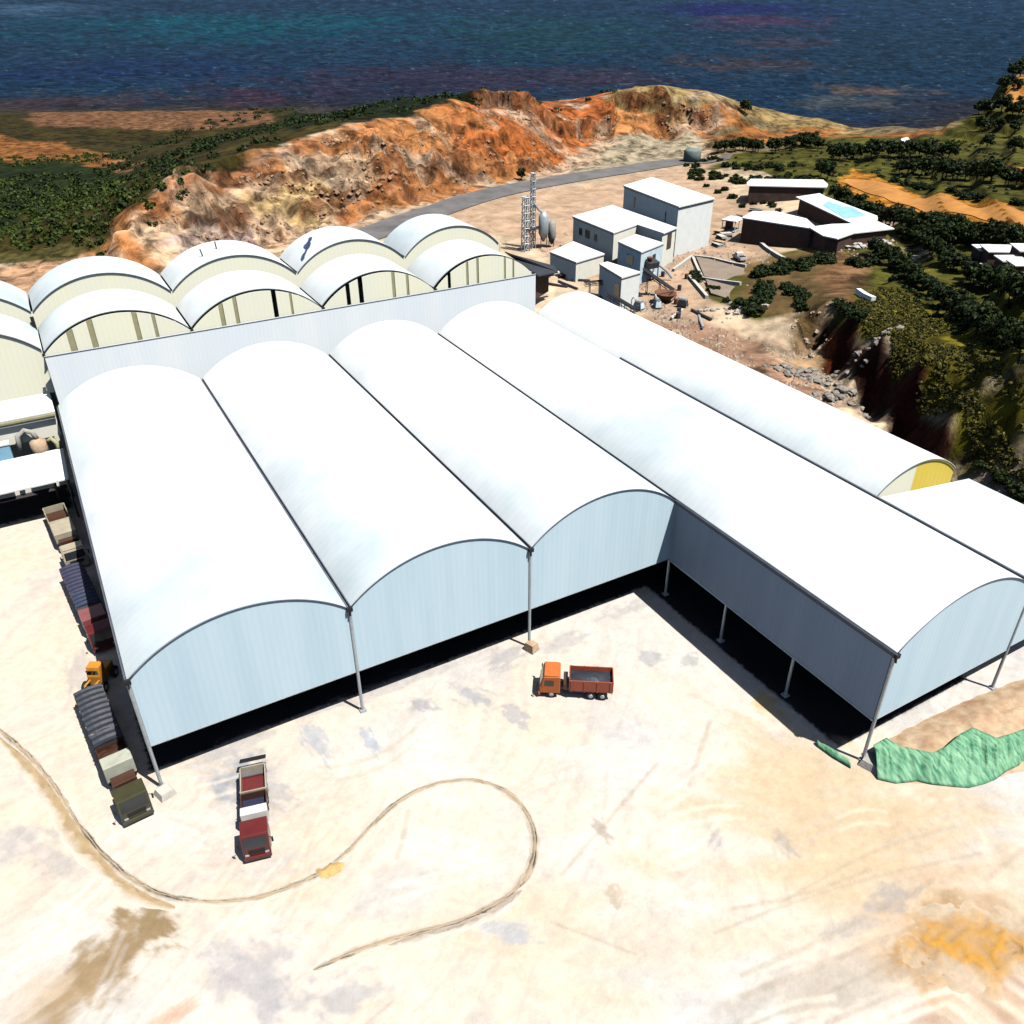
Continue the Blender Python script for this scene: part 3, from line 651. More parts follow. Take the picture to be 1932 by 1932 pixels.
# ------------------------------------------------------------------ road
def ribbon(name, pts, widths, mt, lift, step=6):
    w = [np.array(G(*p)[:2]) for p in pts]
    ws = list(widths)
    for _ in range(3):
        q = [w[0]]; qs = [ws[0]]
        for i in range(len(w) - 1):
            q += [w[i] * .75 + w[i + 1] * .25, w[i] * .25 + w[i + 1] * .75]; qs += [ws[i] * .75 + ws[i + 1] * .25, ws[i] * .25 + ws[i + 1] * .75]
        q.append(w[-1]); qs.append(ws[-1]); w, ws = q, qs
    b_ = MB(); rows = []
    for i, p in enumerate(w):
        d = w[min(i + 1, len(w) - 1)] - w[max(i - 1, 0)]; d = d / np.linalg.norm(d); nn = np.array([-d[1], d[0]])
        rows.append([p + nn * ws[i] * t for t in (-1, -.6, -.2, .2, .6, 1)])
    A = np.array(rows); X, Y = A[..., 0], A[..., 1]; Z = height(X, Y)
    Z = Z + lift
    return grid_mesh(name, X, Y, Z, mt, kind='structure')
asph = mat('worn_asphalt', (.17, .16, .155), .9, 0, .2, .12, .3, 2, col2=(.09, .085, .085))
ribbon('road', [(600,478),(700,441),(800,406),(900,372),(1000,350),(1100,333),(1200,318),(1290,303),(1380,296)], [6.5, 6.8, 7, 7, 7, 7, 7, 7, 6], asph, .25)

trk = mat('orange_dirt', (.48, .22, .05), .95, 0, .2, .25, .5, 1.2, col2=(.34, .14, .03))
ribbon('dirt_track', [(1592,342),(1625,345),(1680,368),(1740,384),(1800,394),(1870,404),(1932,416),(2040,436)], [3.2, 4.5, 4.5, 4.2, 4, 3.8, 3.6, 3.6], trk, .22)
ribbon('dirt_track', [(1858,188),(1890,194),(1932,200),(2000,212)], [4, 5, 5, 5], trk, .3)
# ------------------------------------------------------------------ the halls
BX = [0.0, 20.05, 40.25, 59.9, 79.9]
H, HB, YB, YE = 13.72, 5.52, 64.8, -30.5
RISE = 3.8
def arc(x0, x1, z, rise, n=28):
    w = (x1 - x0) / 2; rad = (w * w + rise * rise) / (2 * rise); cx = (x0 + x1) / 2; cz = z + rise - rad
    a0 = math.asin(w / rad)
    return [(cx + rad * math.sin(-a0 + 2 * a0 * i / n), cz + rad * math.cos(-a0 + 2 * a0 * i / n)) for i in range(n + 1)]
def vault(x0, x1, y0, y1, z, rise, name, mt, parent, off, step=5.0, sag=.0):
    """a barrel roof sheet, its sheets a little slack between the trusses"""
    A = arc(x0, x1, z, rise); B = arc(x0, x1, z - .12, rise)
    ns = max(1, int(round((y1 - y0) / 1.25))); vs = []; fs = []; n = len(A)
    for k in range(ns + 1):
        y = y0 + (y1 - y0) * k / ns
        s = -sag * abs(math.sin(math.pi * (y - y0) / step))
        vs += [(a[0], y, a[1] + s * math.sin(math.pi * i / (n - 1))) for i, a in enumerate(A)] + [(a[0], y, a[1] + s) for a in B]
    for k in range(ns):
        o = 2 * n * k; p = o + 2 * n
        for i in range(n - 1):
            fs.append((o + i, o + i + 1, p + i + 1, p + i)); fs.append((o + n + i, p + n + i, p + n + i + 1, o + n + i + 1))
        fs.append((o, p, p + n, o + n)); fs.append((o + n - 1, o + 2 * n - 1, p + 2 * n - 1, p + n - 1))
    for o, flip in ((0, 0), (2 * n * ns, 1)):
        for i in range(n - 1):
            q = (o + i, o + n + i, o + n + i + 1, o + i + 1); fs.append(q[::-1] if flip else q)
    me = MB().add(vs, fs); o = me.build(name, mt, parent, off, smooth=True)
    md = o.modifiers.new('split', 'EDGE_SPLIT'); md.split_angle = math.radians(40)
    return o
def gable(x0, x1, y, z, rise, zb, name, mt, parent, off, t=.08, top=None):
    A = arc(x0, x1, z - .15, rise)
    pts = [(x0, zb)] + [(a, b) for a, b in A] + [(x1, zb)]
    return MB().xz(pts, y, y + t).build(name, mt, parent, off)

hall = thing('open_warehouse', (40, 0, 0), 'large open-sided white storage hall with four barrel-vaulted bays and pale blue hanging walls', 'warehouse')
ho = (40, 0, 0)
for k in range(4):
    x0, x1 = BX[k] + (.22 if k else 0), BX[k + 1] - .22
    y0 = YE - .06 if k == 3 else -.06
    vault(x0, x1, y0, YB if k else YB, H, RISE, 'vaulted_roof', M['roof'], hall, ho)
    yy = YE if k == 3 else 0
    gable(BX[k] + .18, BX[k + 1] - .18, yy + .0, H, RISE, HB, 'end_curtain', M['curtain'], hall, ho)
    MB().tube([(a, yy - .08, b + .02) for a, b in arc(BX[k] + .15, BX[k + 1] - .15, H - .1, RISE)], .055, 6).build('arch_rim', M['gutter' if k else 'gutter'], hall, ho, smooth=True)
    MB().tube([(BX[k] + .18, yy + .12, HB - .08), (BX[k + 1] - .18, yy + .12, HB - .08)], .16, 6).build('curtain_hem', M['steel'], hall, ho)
for i, x in enumerate(BX):
    ya = YE if i >= 3 else 0
    MB().xz([(x - .2, H - .02), (x - .2, H - .4), (x + .2, H - .4), (x + .2, H - .02), (x + .13, H - .02), (x + .13, H - .3), (x - .13, H - .3), (x - .13, H - .02)], ya - .1, YB).build('gutter', M['gutter'], hall, ho)
    MB().box((x, ya - .22, H - .18), (.55, .32, .45)).tube([(x, ya - .2, H - .3), (x - .05, ya - .3, H - .9)], .1, 6).build('gutter_outlet', M['black'], hall, ho)
    ys = [ya] + [q for q in (-20.3, -10.1, 0) if q > ya + 3 and i == 3] + [10.8, 21.6, 32.4, 43.2, 54, YB - .3]
    for y in ys:
        b_ = MB().tube([(x, y, 0 if i < 5 else -1), (x, y, H - .35)], .17, 8)
        b_.box((x, y, .06), (.7, .7, .3), taper=.9)
        b_.build('post', M['steel'], hall, ho)
    if i < 4:
        for y in ys:
            if y in (ya,): continue
            b_ = MB(); b_.tube([(BX[i], y, H - .4), (BX[i + 1], y, H - .4)], .1, 5)
            A = arc(BX[i], BX[i + 1], H - .35, RISE - .1, 8)
            b_.tube([(a, y, c) for a, c in A], .09, 5)
            for a, c in A[1:-1]: b_.tube([(a, y, H - .4), (a, y, c)], .05, 4)
            b_.build('roof_truss', M['darksteel'], hall, ho)
# side curtain on the wing and its tie to the roof edge
MB().span((BX[3] - .17, YE + .15, HB), (BX[3] - .09, -.05, H - .42)).build('side_curtain', M['sidecurtain'], hall, ho)
MB().tube([(BX[3] - .15, YE + .1, HB - .08), (BX[3] - .15, 0, HB - .08)], .14, 6).build('curtain_hem', M['steel'], hall, ho)
MB().tube([(BX[3] - .12, YE - .3, H + .02), (BX[3] - .12, 0, H + .02)], .06, 6).build('roof_edge', M['gutter'], hall, ho)
MB().span((-.1, .2, HB), (-.02, YB - .1, H - .42)).build('side_curtain', M['sidecurtain'], hall, ho)
MB().span((BX[4] - .12, YE + .05, H - .1), (BX[4] + .1, P(1165, 680, H)[1], H + .46)).build('gutter_upstand', M['gutter'], hall, ho)
# heavier footings at the free corners
for nm, x, y, sx, sy, sz, mt in (('footing', 0.1, -.9, 1.6, 1.7, .7, 'concretepale'), ('footing', 40.2, -.55, 1.3, 1.5, 1.1, 'soil'), ('footing', 60.3, -31.2, 2.2, 2.0, .8, 'concrete')):
    MB().box((x, y, sz / 2 - .1), (sx, sy, sz), rz=.35, taper=.7).build(nm, M[mt], hall, ho)

# narrow hall beside it, and the lean-to in front of its yellow end
X5, Y5 = 94.6, -11.2
nh = thing('narrow_warehouse', (87, 10, 0), 'long narrow white vaulted hall on the right with a yellow end wall', 'warehouse'); no = (87, 10, 0)
vault(BX[4] + .22, X5, Y5 + .04, YB, H, 2.9, 'vaulted_roof', M['roof'], nh, no)
for a, b_, mt in ((BX[4] + .18, 87.2, 'creamy'),):
    pass
A5 = arc(BX[4] + .18, X5 - .1, H - .15, 2.9, 30)
def gable_piece(xa, xb, mt, nm):
    pts = [(a, c) for a, c in A5 if xa <= a <= xb]
    f = lambda x: float(np.interp(x, [a for a, c in A5], [c for a, c in A5]))
    pts = [(xa, 9)] + [(xa, f(xa))] + [p for p in pts if xa + .01 < p[0] < xb - .01] + [(xb, f(xb)), (xb, 9)]
    MB().xz(pts, Y5 + .1, Y5 + .18).build(nm, M[mt], nh, no)
gable_piece(BX[4] + .2, 86.6, 'cream', 'end_panel'); gable_piece(86.6, 94.4, 'yellow', 'yellow_end_panel')
MB().tube([(a, Y5 - .03, c + .05) for a, c in A5], .06, 6).build('arch_rim', M['gutter'], nh, no)
MB().span((X5 - .12, Y5 + .2, 5), (X5 - .04, YB, H - .1)).build('side_wall', M['creamy'], nh, no)
for y in (Y5, 10, 25, 40, 55, YB - .4):
    MB().tube([(X5 - .3, y + .3, -3), (X5 - .3, y + .3, H - .2)], .16, 8).build('post', M['steel'], nh, no)
ls = thing('lean_to_shed', (89, -20, 0), 'low white lean-to roof in front of the yellow end wall at right edge', 'shed'); lo = (89, -20, 0)
MB().yz([(0, 0), (0, 1)], 0, 1)
lr_ = MB(); vs = [(BX[4] + .25, YE, H - .05), (98.2, YE, 11.2), (98.2, Y5 + .05, 11.2), (BX[4] + .25, Y5 + .05, H - .05)]
lr_.add(vs + [(a, c, e - .14) for a, c, e in vs], [(0, 1, 2, 3), (7, 6, 5, 4), (0, 4, 5, 1), (1, 5, 6, 2), (2, 6, 7, 3), (3, 7, 4, 0)])
lr_.build('sloping_roof', M['roof'], ls, lo)
MB().xz([(BX[4] + .2, HB), (BX[4] + .2, H - .25), (98, 11.0), (98, HB)], YE + .1, YE + .18).build('end_curtain', M['curtain'], ls, lo)
for y in (YE, -21, Y5 - .6):
    MB().tube([(98, y + .1, -3), (98, y + .1, 11.0)], .16, 8).build('post', M['steel'], ls, lo)

# upper hall behind: two rows of vaults, the farther one a step higher
uh = thing('upper_warehouse', (30, 77, 0), 'taller white hall behind with two stepped rows of vaulted roofs and cream end walls', 'warehouse'); uo = (30, 77, 0)
H2, H3, Y1, Y2 = 21.2, 23.75, 78.2, 89.0
UX = [-20.0, 0.2, 20.25, 40.6, 60.3, 79.6]
for k in range(5):
    x0, x1 = UX[k] + .15, UX[k + 1] - .15
    ya = YB + .9 if k else 68.0
    vault(x0, x1, ya + .94 - .94 * (k == 0) - (.06 if k == 0 else 0), Y1 + .3, H2, 4.2, 'vaulted_roof', M['roof'], uh, uo)
    vault(x0, x1, Y1 - .06, Y2, H3, 4.2, 'vaulted_roof', M['roof'], uh, uo)
    MB().tube([(a, ya + (.88 if k else -.1), c + .03) for a, c in arc(x0, x1, H2 - .1, 4.2)], .08, 6).build('arch_rim', M['gutter'], uh, uo)
    MB().tube([(a, Y1 - .1, c + .03) for a, c in arc(x0, x1, H3 - .1, 4.2)], .08, 6).build('arch_rim', M['gutter'], uh, uo)
    # riser between the rows
    gable(UX[k], UX[k + 1], Y1, H3, 4.2, H2 - .4, 'riser_wall', M['cream'], uh, uo)
    if k == 0:
        MB().xz([(x0, 14.6), (x0, H2 - .2)] + arc(x0, x1, H2 - .15, 4.2) + [(x1, 14.6)], 68.05, 68.13).build('end_wall', M['cream'], uh, uo)
    else:
        # end wall of cream panels with open slots
        A = arc(x0, x1, H2 - .15, 4.2, 40); ax_ = [a for a, c in A]; az_ = [c for a, c in A]
        f = lambda x: float(np.interp(x, ax_, az_))
        W = x1 - x0
        open_ = {1: [], 2: [(.62, .655)], 3: [(.205, .24), (.315, .355)], 4: [(.125, .155)]}[k]
        strip = {1: [(.17, .215), (.315, .355), (.62, .655), (.75, .775)], 2: [(.215, .25), (.325, .355), (.755, .775)], 3: [(.615, .645), (.745, .77)], 4: [(.31, .335), (.415, .44), (.70, .72), (.79, .81)]}[k]
        cuts = sorted([(a, b, 'o') for a, b in open_] + [(a, b, 's') for a, b in strip]); t0 = 0
        for a, b, kd in cuts + [(1, 1, 'e')]:
            if a > t0:
                xa, xb = x0 + W * t0, x0 + W * a
                pts = [(xa, 18)] + [(xa, f(xa))] + [p for p in A if xa + .05 < p[0] < xb - .05] + [(xb, f(xb)), (xb, 18)]
                MB().xz(pts, YB + 1.0, YB + 1.08).build('end_panel', M['cream'], uh, uo)
            if kd == 's':
                xa, xb = x0 + W * a, x0 + W * b
                MB().xz([(xa, 18), (xa, f(xa)), (xb, f(xb)), (xb, 18)], YB + 1.12, YB + 1.2).build('panel_strip', M['olive'], uh, uo)
            t0 = b
# pale blue hanging wall from the upper hall down to the vault heads
pts = [(UX[1] + .1, H2 - .1), (UX[1] + .1, 13.3)]
pts = [(0.25, H2 - .15), (0.25, 12.8), (79.7, 12.8), (79.7, H2 - .15)]
MB().xz(pts, YB + .05, YB + .13).build('hanging_wall', M['backcurtain'], uh, uo)
MB().tube([(.2, YB + .02, H2 - .12), (79.7, YB + .02, H2 - .12)], .08, 6).build('wall_rail', M['steel'], uh, uo)
for i, x in enumerate(UX[1:]):
    MB().box((x, YB + .6, H2 - .1), (.4, .5, .35)).build('gutter_outlet', M['black'], uh, uo)
for x in UX[1:]:
    for y in (YB + .6, Y2 - .4):
        MB().tube([(x + .2, y, 0), (x + .2, y, H2 - .3)], .18, 8).build('post', M['steel'], uh, uo)
MB().span((79.66, YB + 1.1, 4), (79.74, Y1 - .1, H2 - .1)).build('side_wall', M['creamy'], uh, uo)
MB().span((79.66, Y1, 4), (79.74, Y2, H3 - .1)).build('side_wall', M['creamy'], uh, uo)
MB().span((.05, 68, 13), (.13, Y1 - .1, H2 - .2)).build('side_wall', M['creamy'], uh, uo)
MB().box((UX[1] - .25, Y1 - .5, H3 - 1.7), (.5, .25, 2.0)).build('gutter_outlet', M['black'], uh, uo)
MB().span((-20, Y1, 4), (79.5, Y1 + .08, H2 - .6)).build('inner_wall', M['creamy'], uh, uo)
MB().span((-20, Y2 - .1, 0), (79.5, Y2 - .02, H3 - .3)).build('rear_wall', M['creamy'], uh, uo)

# left annex: shed roofs, beige wall, canopy
an = thing('side_annex', (-12, 66, 0), 'cream lower annex with a white strip roof at the left edge, above the canopy', 'building'); ao = (-12, 66, 0)
vs = [(-24, 64.6, 13.1), (-.6, 64.6, 13.1), (-.6, 68.0, 14.7), (-24, 68.0, 14.7)]
MB().add(vs + [(a, c, e - .2) for a, c, e in vs], [(0, 1, 2, 3), (7, 6, 5, 4), (0, 4, 5, 1), (1, 5, 6, 2), (2, 6, 7, 3), (3, 7, 4, 0)]).build('roof', M['whiteroof'], an, ao)
MB().span((-24, 65.0, 9.2), (-.7, 65.2, 12.9)).build('wall', M['creamwall'], an, ao)
MB().span((-24, 64.3, 12.55), (-.6, 64.6, 12.85)).build('gutter', M['olive'], an, ao)
MB().span((-24, 67.6, 0), (-.7, 67.8, 13.9)).build('wall', M['creamwall'], an, ao)
cn = thing('canopy', (-12, 60, 0), 'cream flat canopy roof over black shade, behind the two parked trucks at left', 'canopy'); co_ = (-12, 60, 0)
vs = [(-24, 55.9, 6.5), (-1.3, 55.9, 6.5), (-1.0, 63.0, 8.0), (-24, 63.0, 8.0)]
MB().add(vs + [(a, c, e - .2) for a, c, e in vs], [(0, 1, 2, 3), (7, 6, 5, 4), (0, 4, 5, 1), (1, 5, 6, 2), (2, 6, 7, 3), (3, 7, 4, 0)]).build('roof', M['whiteroof'], cn, co_)
for x in (-23, -12, -1.6):
    MB().tube([(x, 56.3, 0), (x, 56.3, 6.4)], .13, 8).build('post', M['darksteel'], cn, co_)
    MB().tube([(x, 62.8, 0), (x, 62.8, 7.8)], .13, 8).build('post', M['darksteel'], cn, co_)
vt = thing('blue_cabinet', (-8.9, 63.7, 7.9), 'pale blue box-shaped dust filter unit standing at the left edge behind canopy', 'machine')
MB().box((0, 0, 1.1), (3.0, 1.2, 2.2)).build('housing', M['blueroof'], vt, bevel=.06)
MB().box((0, 0, 2.3), (3.2, 1.4, .2)).build('lid', M['whiteroof'], vt)
cy = thing('dust_cyclone', (-3.9, 63.9, 0), 'tan curved ducts and cyclone dust collector poking up beside the canopy', 'machine')
MB().lathe([(.5, 6.2), (1.1, 8), (1.1, 9.4), (.3, 9.9)], (0, 0, 0), 16).build('cyclone_body', M['soil'], cy, smooth=True)
MB().tube([(0, 0, 9.8), (-.3, .2, 10.8), (-1.2, .5, 11.2), (-2.2, .3, 10.6), (-2.4, 0, 8.4)], .38, 10).build('duct', M['concrete'], cy, smooth=True)
MB().tube([(1.1, 0, 9), (1.8, -.3, 9.5), (2.3, -.6, 8.8), (2.3, -.8, 7.6)], .33, 10).build('duct', M['olive'], cy, smooth=True)
MB().tube([(.4, -.8, 6.4), (.4, -.8, 0)], .2, 8).build('leg', M['darksteel'], cy)

# roof fittings on the far vault row
def vent(u, v, lab, lean, zz):
    p = P(u, v, zz); t = thing('vent_pipe', (p[0], p[1], zz - .2), lab, 'pipe', 'vent pipes on the far vaults')
    MB().tube([(0, 0, 0), (lean * .1, 0, 1.0), (lean * .35, .1, 2.3)], .11, 8).build('pipe', M['darksteel'], t)
    MB().lathe([(.55, 0), (.3, .25), (.16, .8)], (0, 0, 0), 10).build('flashing', M['blue'], t)
M['blue'] = mat('dark_blue_tarp', (.035, .06, .15), .7, 0, .3, 2)
vent(386, 494, 'leaning dark vent pipe with blue collar, left one of the pair on a far vault', -1, 26.5)
vent(411, 480, 'short dark vent pipe, right one of the pair on a far vault', -.3, 27.0)
p = P(588, 463, 27.0)
tb = MB(); rr_ = random.Random(4); gx = []
for i in range(9):
    for j in range(5):
        tb.v.append((-2.0 + i * .35 + rr_.uniform(-.1, .1), (i - 4) * .55 + (j - 2) * .28 * (1 + .5 * math.sin(i * 1.3)), .15 + rr_.uniform(0, .25) + (i * .35) * .16))
tb.f += [(i * 5 + j, i * 5 + j + 1, (i + 1) * 5 + j + 1, (i + 1) * 5 + j) for i in range(8) for j in range(4)]
o = tb.build('tarpaulin', M['blue'], None); o.location = p; md = o.modifiers.new('thick', 'SOLIDIFY'); md.thickness = .06
tag(o, 'crumpled dark blue tarpaulin scrap lying on a far white vault', 'tarpaulin')

# ------------------------------------------------------------------ vehicles
def paint(name, c, r=.35): return mat(name, c, r, 0, .14, .8, .05, 3, spec=.5)
PT = {'red': paint('dark_red_paint', (.13, .014, .013)), 'orange': paint('orange_paint', (.60, .15, .03)), 'redorange': paint('red_orange_paint', (.42, .085, .04)),
      'olive': paint('olive_paint', (.055, .052, .022)), 'cream': paint('cream_paint', (.44, .39, .29)), 'yellow': paint('orange_yellow_paint', (.62, .26, .03)),
      'pink': paint('dusty_pink', (.26, .09, .085)), 'brown': paint('dark_brown_paint', (.07, .03, .018)), 'grey': paint('pale_grey_green', (.46, .47, .38)), 'navy': paint('navy_tarp', (.02, .022, .06), .6),
      'slate': paint('slate_tarp', (.028, .033, .045), .5), 'blue': paint('blue_tarp', (.014, .026, .065), .6), 'silver': paint('dusty_silver', (.16, .15, .16), .5), 'white': paint('white_paint', (.75, .74, .70))}
def wheel(t, x, y, r=.52, w=.32):
    o = MB().lathe([(r * .8, -w / 2), (r, -w * .35), (r, w * .35), (r * .8, w / 2)], (0, 0, 0), 18, 'x').build('wheel', M['black'], t); o.location = (x, y, r)
    s = 1 if x > 0 else -1
    MB().lathe([(r * .5, s * (w / 2 - .02)), (r * .45, s * (w / 2 + .03)), (r * .2, s * (w / 2 + .05))], (0, 0, 0), 12, 'x').build('rim', M['steel'], o)
def cab(t, L, W, col, roofcol=None, visor=None, fr=None):
    y1 = L / 2; y0 = y1 - 2.15; z0 = .75
    pr = [(y0, z0), (y1, z0), (y1 + .02, z0 + .95), (y1 - .16, 2.15), (y1 - .40, 2.92), (y0 + .1, 2.98), (y0, 2.9)]
    MB().yz(pr, -W / 2, W / 2).build('cab', PT[col], t, bevel=.09)
    if roofcol: MB().box((0, y0 + .95, 3.03), (W * .92, 1.5, .14)).build('roof_deflector', PT[roofcol], t, bevel=.05)
    MB().add([(-W * .44, y1 + .012, 1.75), (W * .44, y1 + .012, 1.75), (W * .42, y1 - .30, 2.72), (-W * .42, y1 - .30, 2.72),
              (-W * .44, y1 - .05, 1.72), (W * .44, y1 - .05, 1.72), (W * .42, y1 - .37, 2.70), (-W * .42, y1 - .37, 2.70)],
             [(0, 1, 2, 3), (7, 6, 5, 4), (0, 4, 5, 1), (1, 5, 6, 2), (2, 6, 7, 3), (3, 7, 4, 0)]).build('windscreen', M['glass'], t)
    for s in (-1, 1):
        MB().box((s * (W / 2 + .005), y1 - 1.0, 2.15), (.04, .95, .7)).build('side_window', M['glass'], t)
        MB().box((s * (W / 2 + .28), y1 - .15, 2.2), (.16, .1, .55)).tube([(s * W / 2, y1 - .25, 2.5), (s * (W / 2 + .28), y1 - .15, 2.45)], .03, 5).build('mirror', M['black'], t)
        MB().box((s * W * .36, y1 + .03, 1.0), (.35, .08, .2)).build('headlight', M['steel'], t)
    MB().box((0, y1 + .05, .62), (W, .22, .38)).build('bumper', PT[col], t, bevel=.04)
    MB().box((0, y1 + .03, 1.35), (W * .6, .06, .4)).build('grille', M['black'], t)
    return y0
def truck(label, p0, p1, W, cabcol, roofcol, secs, wheels, group='parked dump trucks', name='dump_truck'):
    """p1 is the nose. secs: list of (kind, length, colour, inner colour, height) from the tail forward"""
    d = Vector((p1[0] - p0[0], p1[1] - p0[1])); L = d.length; c = ((p0[0] + p1[0]) / 2, (p0[1] + p1[1]) / 2)
    W *= .92
    t = thing(name, (c[0], c[1], h1(*c)), label, 'truck', group, math.atan2(d.y, d.x) - math.pi / 2)
    cb = cab(t, L, W, cabcol, roofcol)
    ch = MB(); ch.span((-.48, -L / 2 + .3, .72), (-.28, L / 2 - .6, 1.0)).span((.28, -L / 2 + .3, .72), (.48, L / 2 - .6, 1.0))
    for k in range(int(L / 1.4)): ch.box((0, -L / 2 + .8 + k * 1.35, .86), (.6, .12, .2))
    ch.build('chassis', M['darksteel'], t)
    MB().lathe([(.32, -.55), (.34, 0), (.32, .55)], (0, 0, 0), 14, 'x').build('fuel_tank', M['steel'], t).matrix_local = Matrix.Translation((W * .38, cb - .9, .8)) @ Matrix.Rotation(math.pi / 2, 4, 'Z')
    for f in wheels:
        y = -L / 2 + f * L
        for s in (-1, 1): wheel(t, s * (W / 2 - .2), y)
    y = -L / 2
    for kind, ln, col, inner, h in secs:
        a, b_ = y, y + ln; y = b_
        if kind == 'gap':
            if col:
                MB().box((0, (a + b_) / 2, 1.5), (W * .8, ln * .75, .9)).build('air_tank_box', PT[col], t, bevel=.05)
            continue
        if kind == 'box':
            MB().box((0, (a + b_) / 2, 1.12 + h / 2), (W, ln - .12, h)).build('equipment_box', PT[col], t, bevel=.08)
            continue
        z0 = 1.12; th = .09; bd = MB()
        bd.span((-W / 2 + .02, a + .06, z0), (W / 2 - .02, b_ - .06, z0 + .12))
        bd.span((-W / 2, a + .06, z0 + .12), (-W / 2 + th, b_ - .06, z0 + h)).span((W / 2 - th, a + .06, z0 + .12), (W / 2, b_ - .06, z0 + h))
        bd.span((-W / 2 + th, b_ - .15, z0 + .12), (W / 2 - th, b_ - .06, z0 + h + .12))
        nr_ = max(2, int(ln / 1.1))
        for k in range(nr_):
            yk = a + .3 + (ln - .6) * k / (nr_ - 1)
            bd.span((-W / 2 - .06, yk - .06, z0), (-W / 2, yk + .06, z0 + h)).span((W / 2, yk - .06, z0), (W / 2 + .06, yk + .06, z0 + h))
        bd.build('cargo_bed', PT[col], t)
        MB().span((-W / 2 + th, a + .0, z0 + .05), (W / 2 - th, a + .09, z0 + h)).build('tailgate', PT[col], t)
        if kind == 'open':
            MB().span((-W / 2 + th, a + .1, z0 + .12), (W / 2 - th, b_ - .16, z0 + .2)).build('bed_floor', PT[inner], t)
        elif kind == 'ore':
            o_ = MB(); nx, ny = 5, 10; rq = random.Random(int(ln * 100))
            for i in range(ny + 1):
                for j in range(nx + 1):
                    o_.v.append((-W / 2 + th + (W - 2 * th) * j / nx, a + .1 + (ln - .26) * i / ny, z0 + h * .62 + .3 * math.sin(math.pi * j / nx) * math.sin(math.pi * i / ny) + rq.uniform(-.05, .05)))
            o_.f += [(i * (nx + 1) + j, i * (nx + 1) + j + 1, (i + 1) * (nx + 1) + j + 1, (i + 1) * (nx + 1) + j) for i in range(ny) for j in range(nx)]
            o_.build('ore_load', PT[inner] if inner in PT else M['ore'], t)
        elif kind == 'tarp':
            nn = int(ln / .28); o_ = MB(); zz = z0 + h + .02
            for i in range(nn + 1):
                yk = a + .05 + (ln - .12) * i / nn; bump = .0 if i % 3 else .14
                for j, x in enumerate((-W / 2, -W / 4, 0, W / 4, W / 2)): o_.v.append((x, yk, zz + bump + .16 * (1 - (x / (W / 2)) ** 2)))
            o_.f += [(i * 5 + j, i * 5 + j + 1, (i + 1) * 5 + j + 1, (i + 1) * 5 + j) for i in range(nn) for j in range(4)]
            q = o_.build('tarpaulin', PT[inner], t); md = q.modifiers.new('thick', 'SOLIDIFY'); md.thickness = .03
            for i in range(0, nn, 3):
                if i % 6: continue
                yk = a + .05 + (ln - .12) * i / nn
                MB().tube([(-W / 2 - .02, yk, zz - .25), (-W / 2 - .02, yk, zz + .05), (0, yk, zz + .34), (W / 2 + .02, yk, zz + .05), (W / 2 + .02, yk, zz - .25)], .05, 6).build('tarp_hoop', PT['slate'], q)
    for s in (-1, 1):
        MB().box((s * W * .4, -L / 2 + .1, .95), (.3, .08, .15)).build('tail_light', PT['red'], t)
    return t
truck('dump truck with cream cab and empty brown bed, farthest truck beside the hall', (-4.3, 57.2), (-2.9, 42.2), 3.0, 'cream', 'cream',
      [('open', 5.0, 'cream', 'brown', 1.2), ('box', 4.2, 'cream', None, 1.5), ('gap', 1.2, 'brown', None, 1)], (.12, .2, .62, .9))
truck('red cab truck with dark tarpaulin-covered bed, parked behind the cream truck along hall side', (-3.6, 39.6), (-1.9, 23.2), 2.9, 'red', None,
      [('tarp', 6.6, 'pink', 'navy', 1.3), ('tarp', 3.4, 'silver', 'blue', 1.3), ('gap', .5, None, None, 1), ('box', 2.6, 'pink', None, 1.6), ('gap', .5, 'brown', None, 1)], (.08, .16, .24, .66, .93))
truck('long tipper with ribbed slate tarpaulin and olive cab, parked at the front left corner post', (-4.35, 14.6), (-2.45, -3.0), 2.9, 'olive', None,
      [('tarp', 7.2, 'cream', 'slate', 1.4), ('tarp', 1.9, 'slate', 'slate', 1.4), ('ore', 2.0, 'brown', 'brown', 1.4), ('box', 1.7, 'grey', None, 1.9), ('gap', 1.6, 'brown', None, 1)], (.1, .17, .24, .66, .92))
t4 = truck('dark red dump truck with cream band behind its cab and a raised black tailgate', (7.9, -3.6), (5.85, -12.4), 2.5, 'red', None,
      [('open', 3.2, 'cream', 'red', 1.0), ('open', 1.9, 'brown', 'navy', 1.0), ('box', 1.0, 'white', None, 1.5), ('gap', .5, 'brown', None, 1)], (.18, .32, .85))
MB().box((0, -4.62, 1.35), (2.3, 1.5, .12), rx=.15).build('rear_ramp', PT['silver'], t4)
MB().box((0, -5.75, 1.65), (2.4, .9, .12), rx=.5).build('raised_tailgate', M['black'], t4)
truck('orange dump truck with a dark ore load, standing alone in the middle of the yard', (44.1, -10.9), (37.7, -6.6), 2.6, 'orange', 'orange',
      [('ore', 4.7, 'redorange', 'slate', 1.5), ('gap', .6, 'brown', None, 1)], (.14, .3, .84))
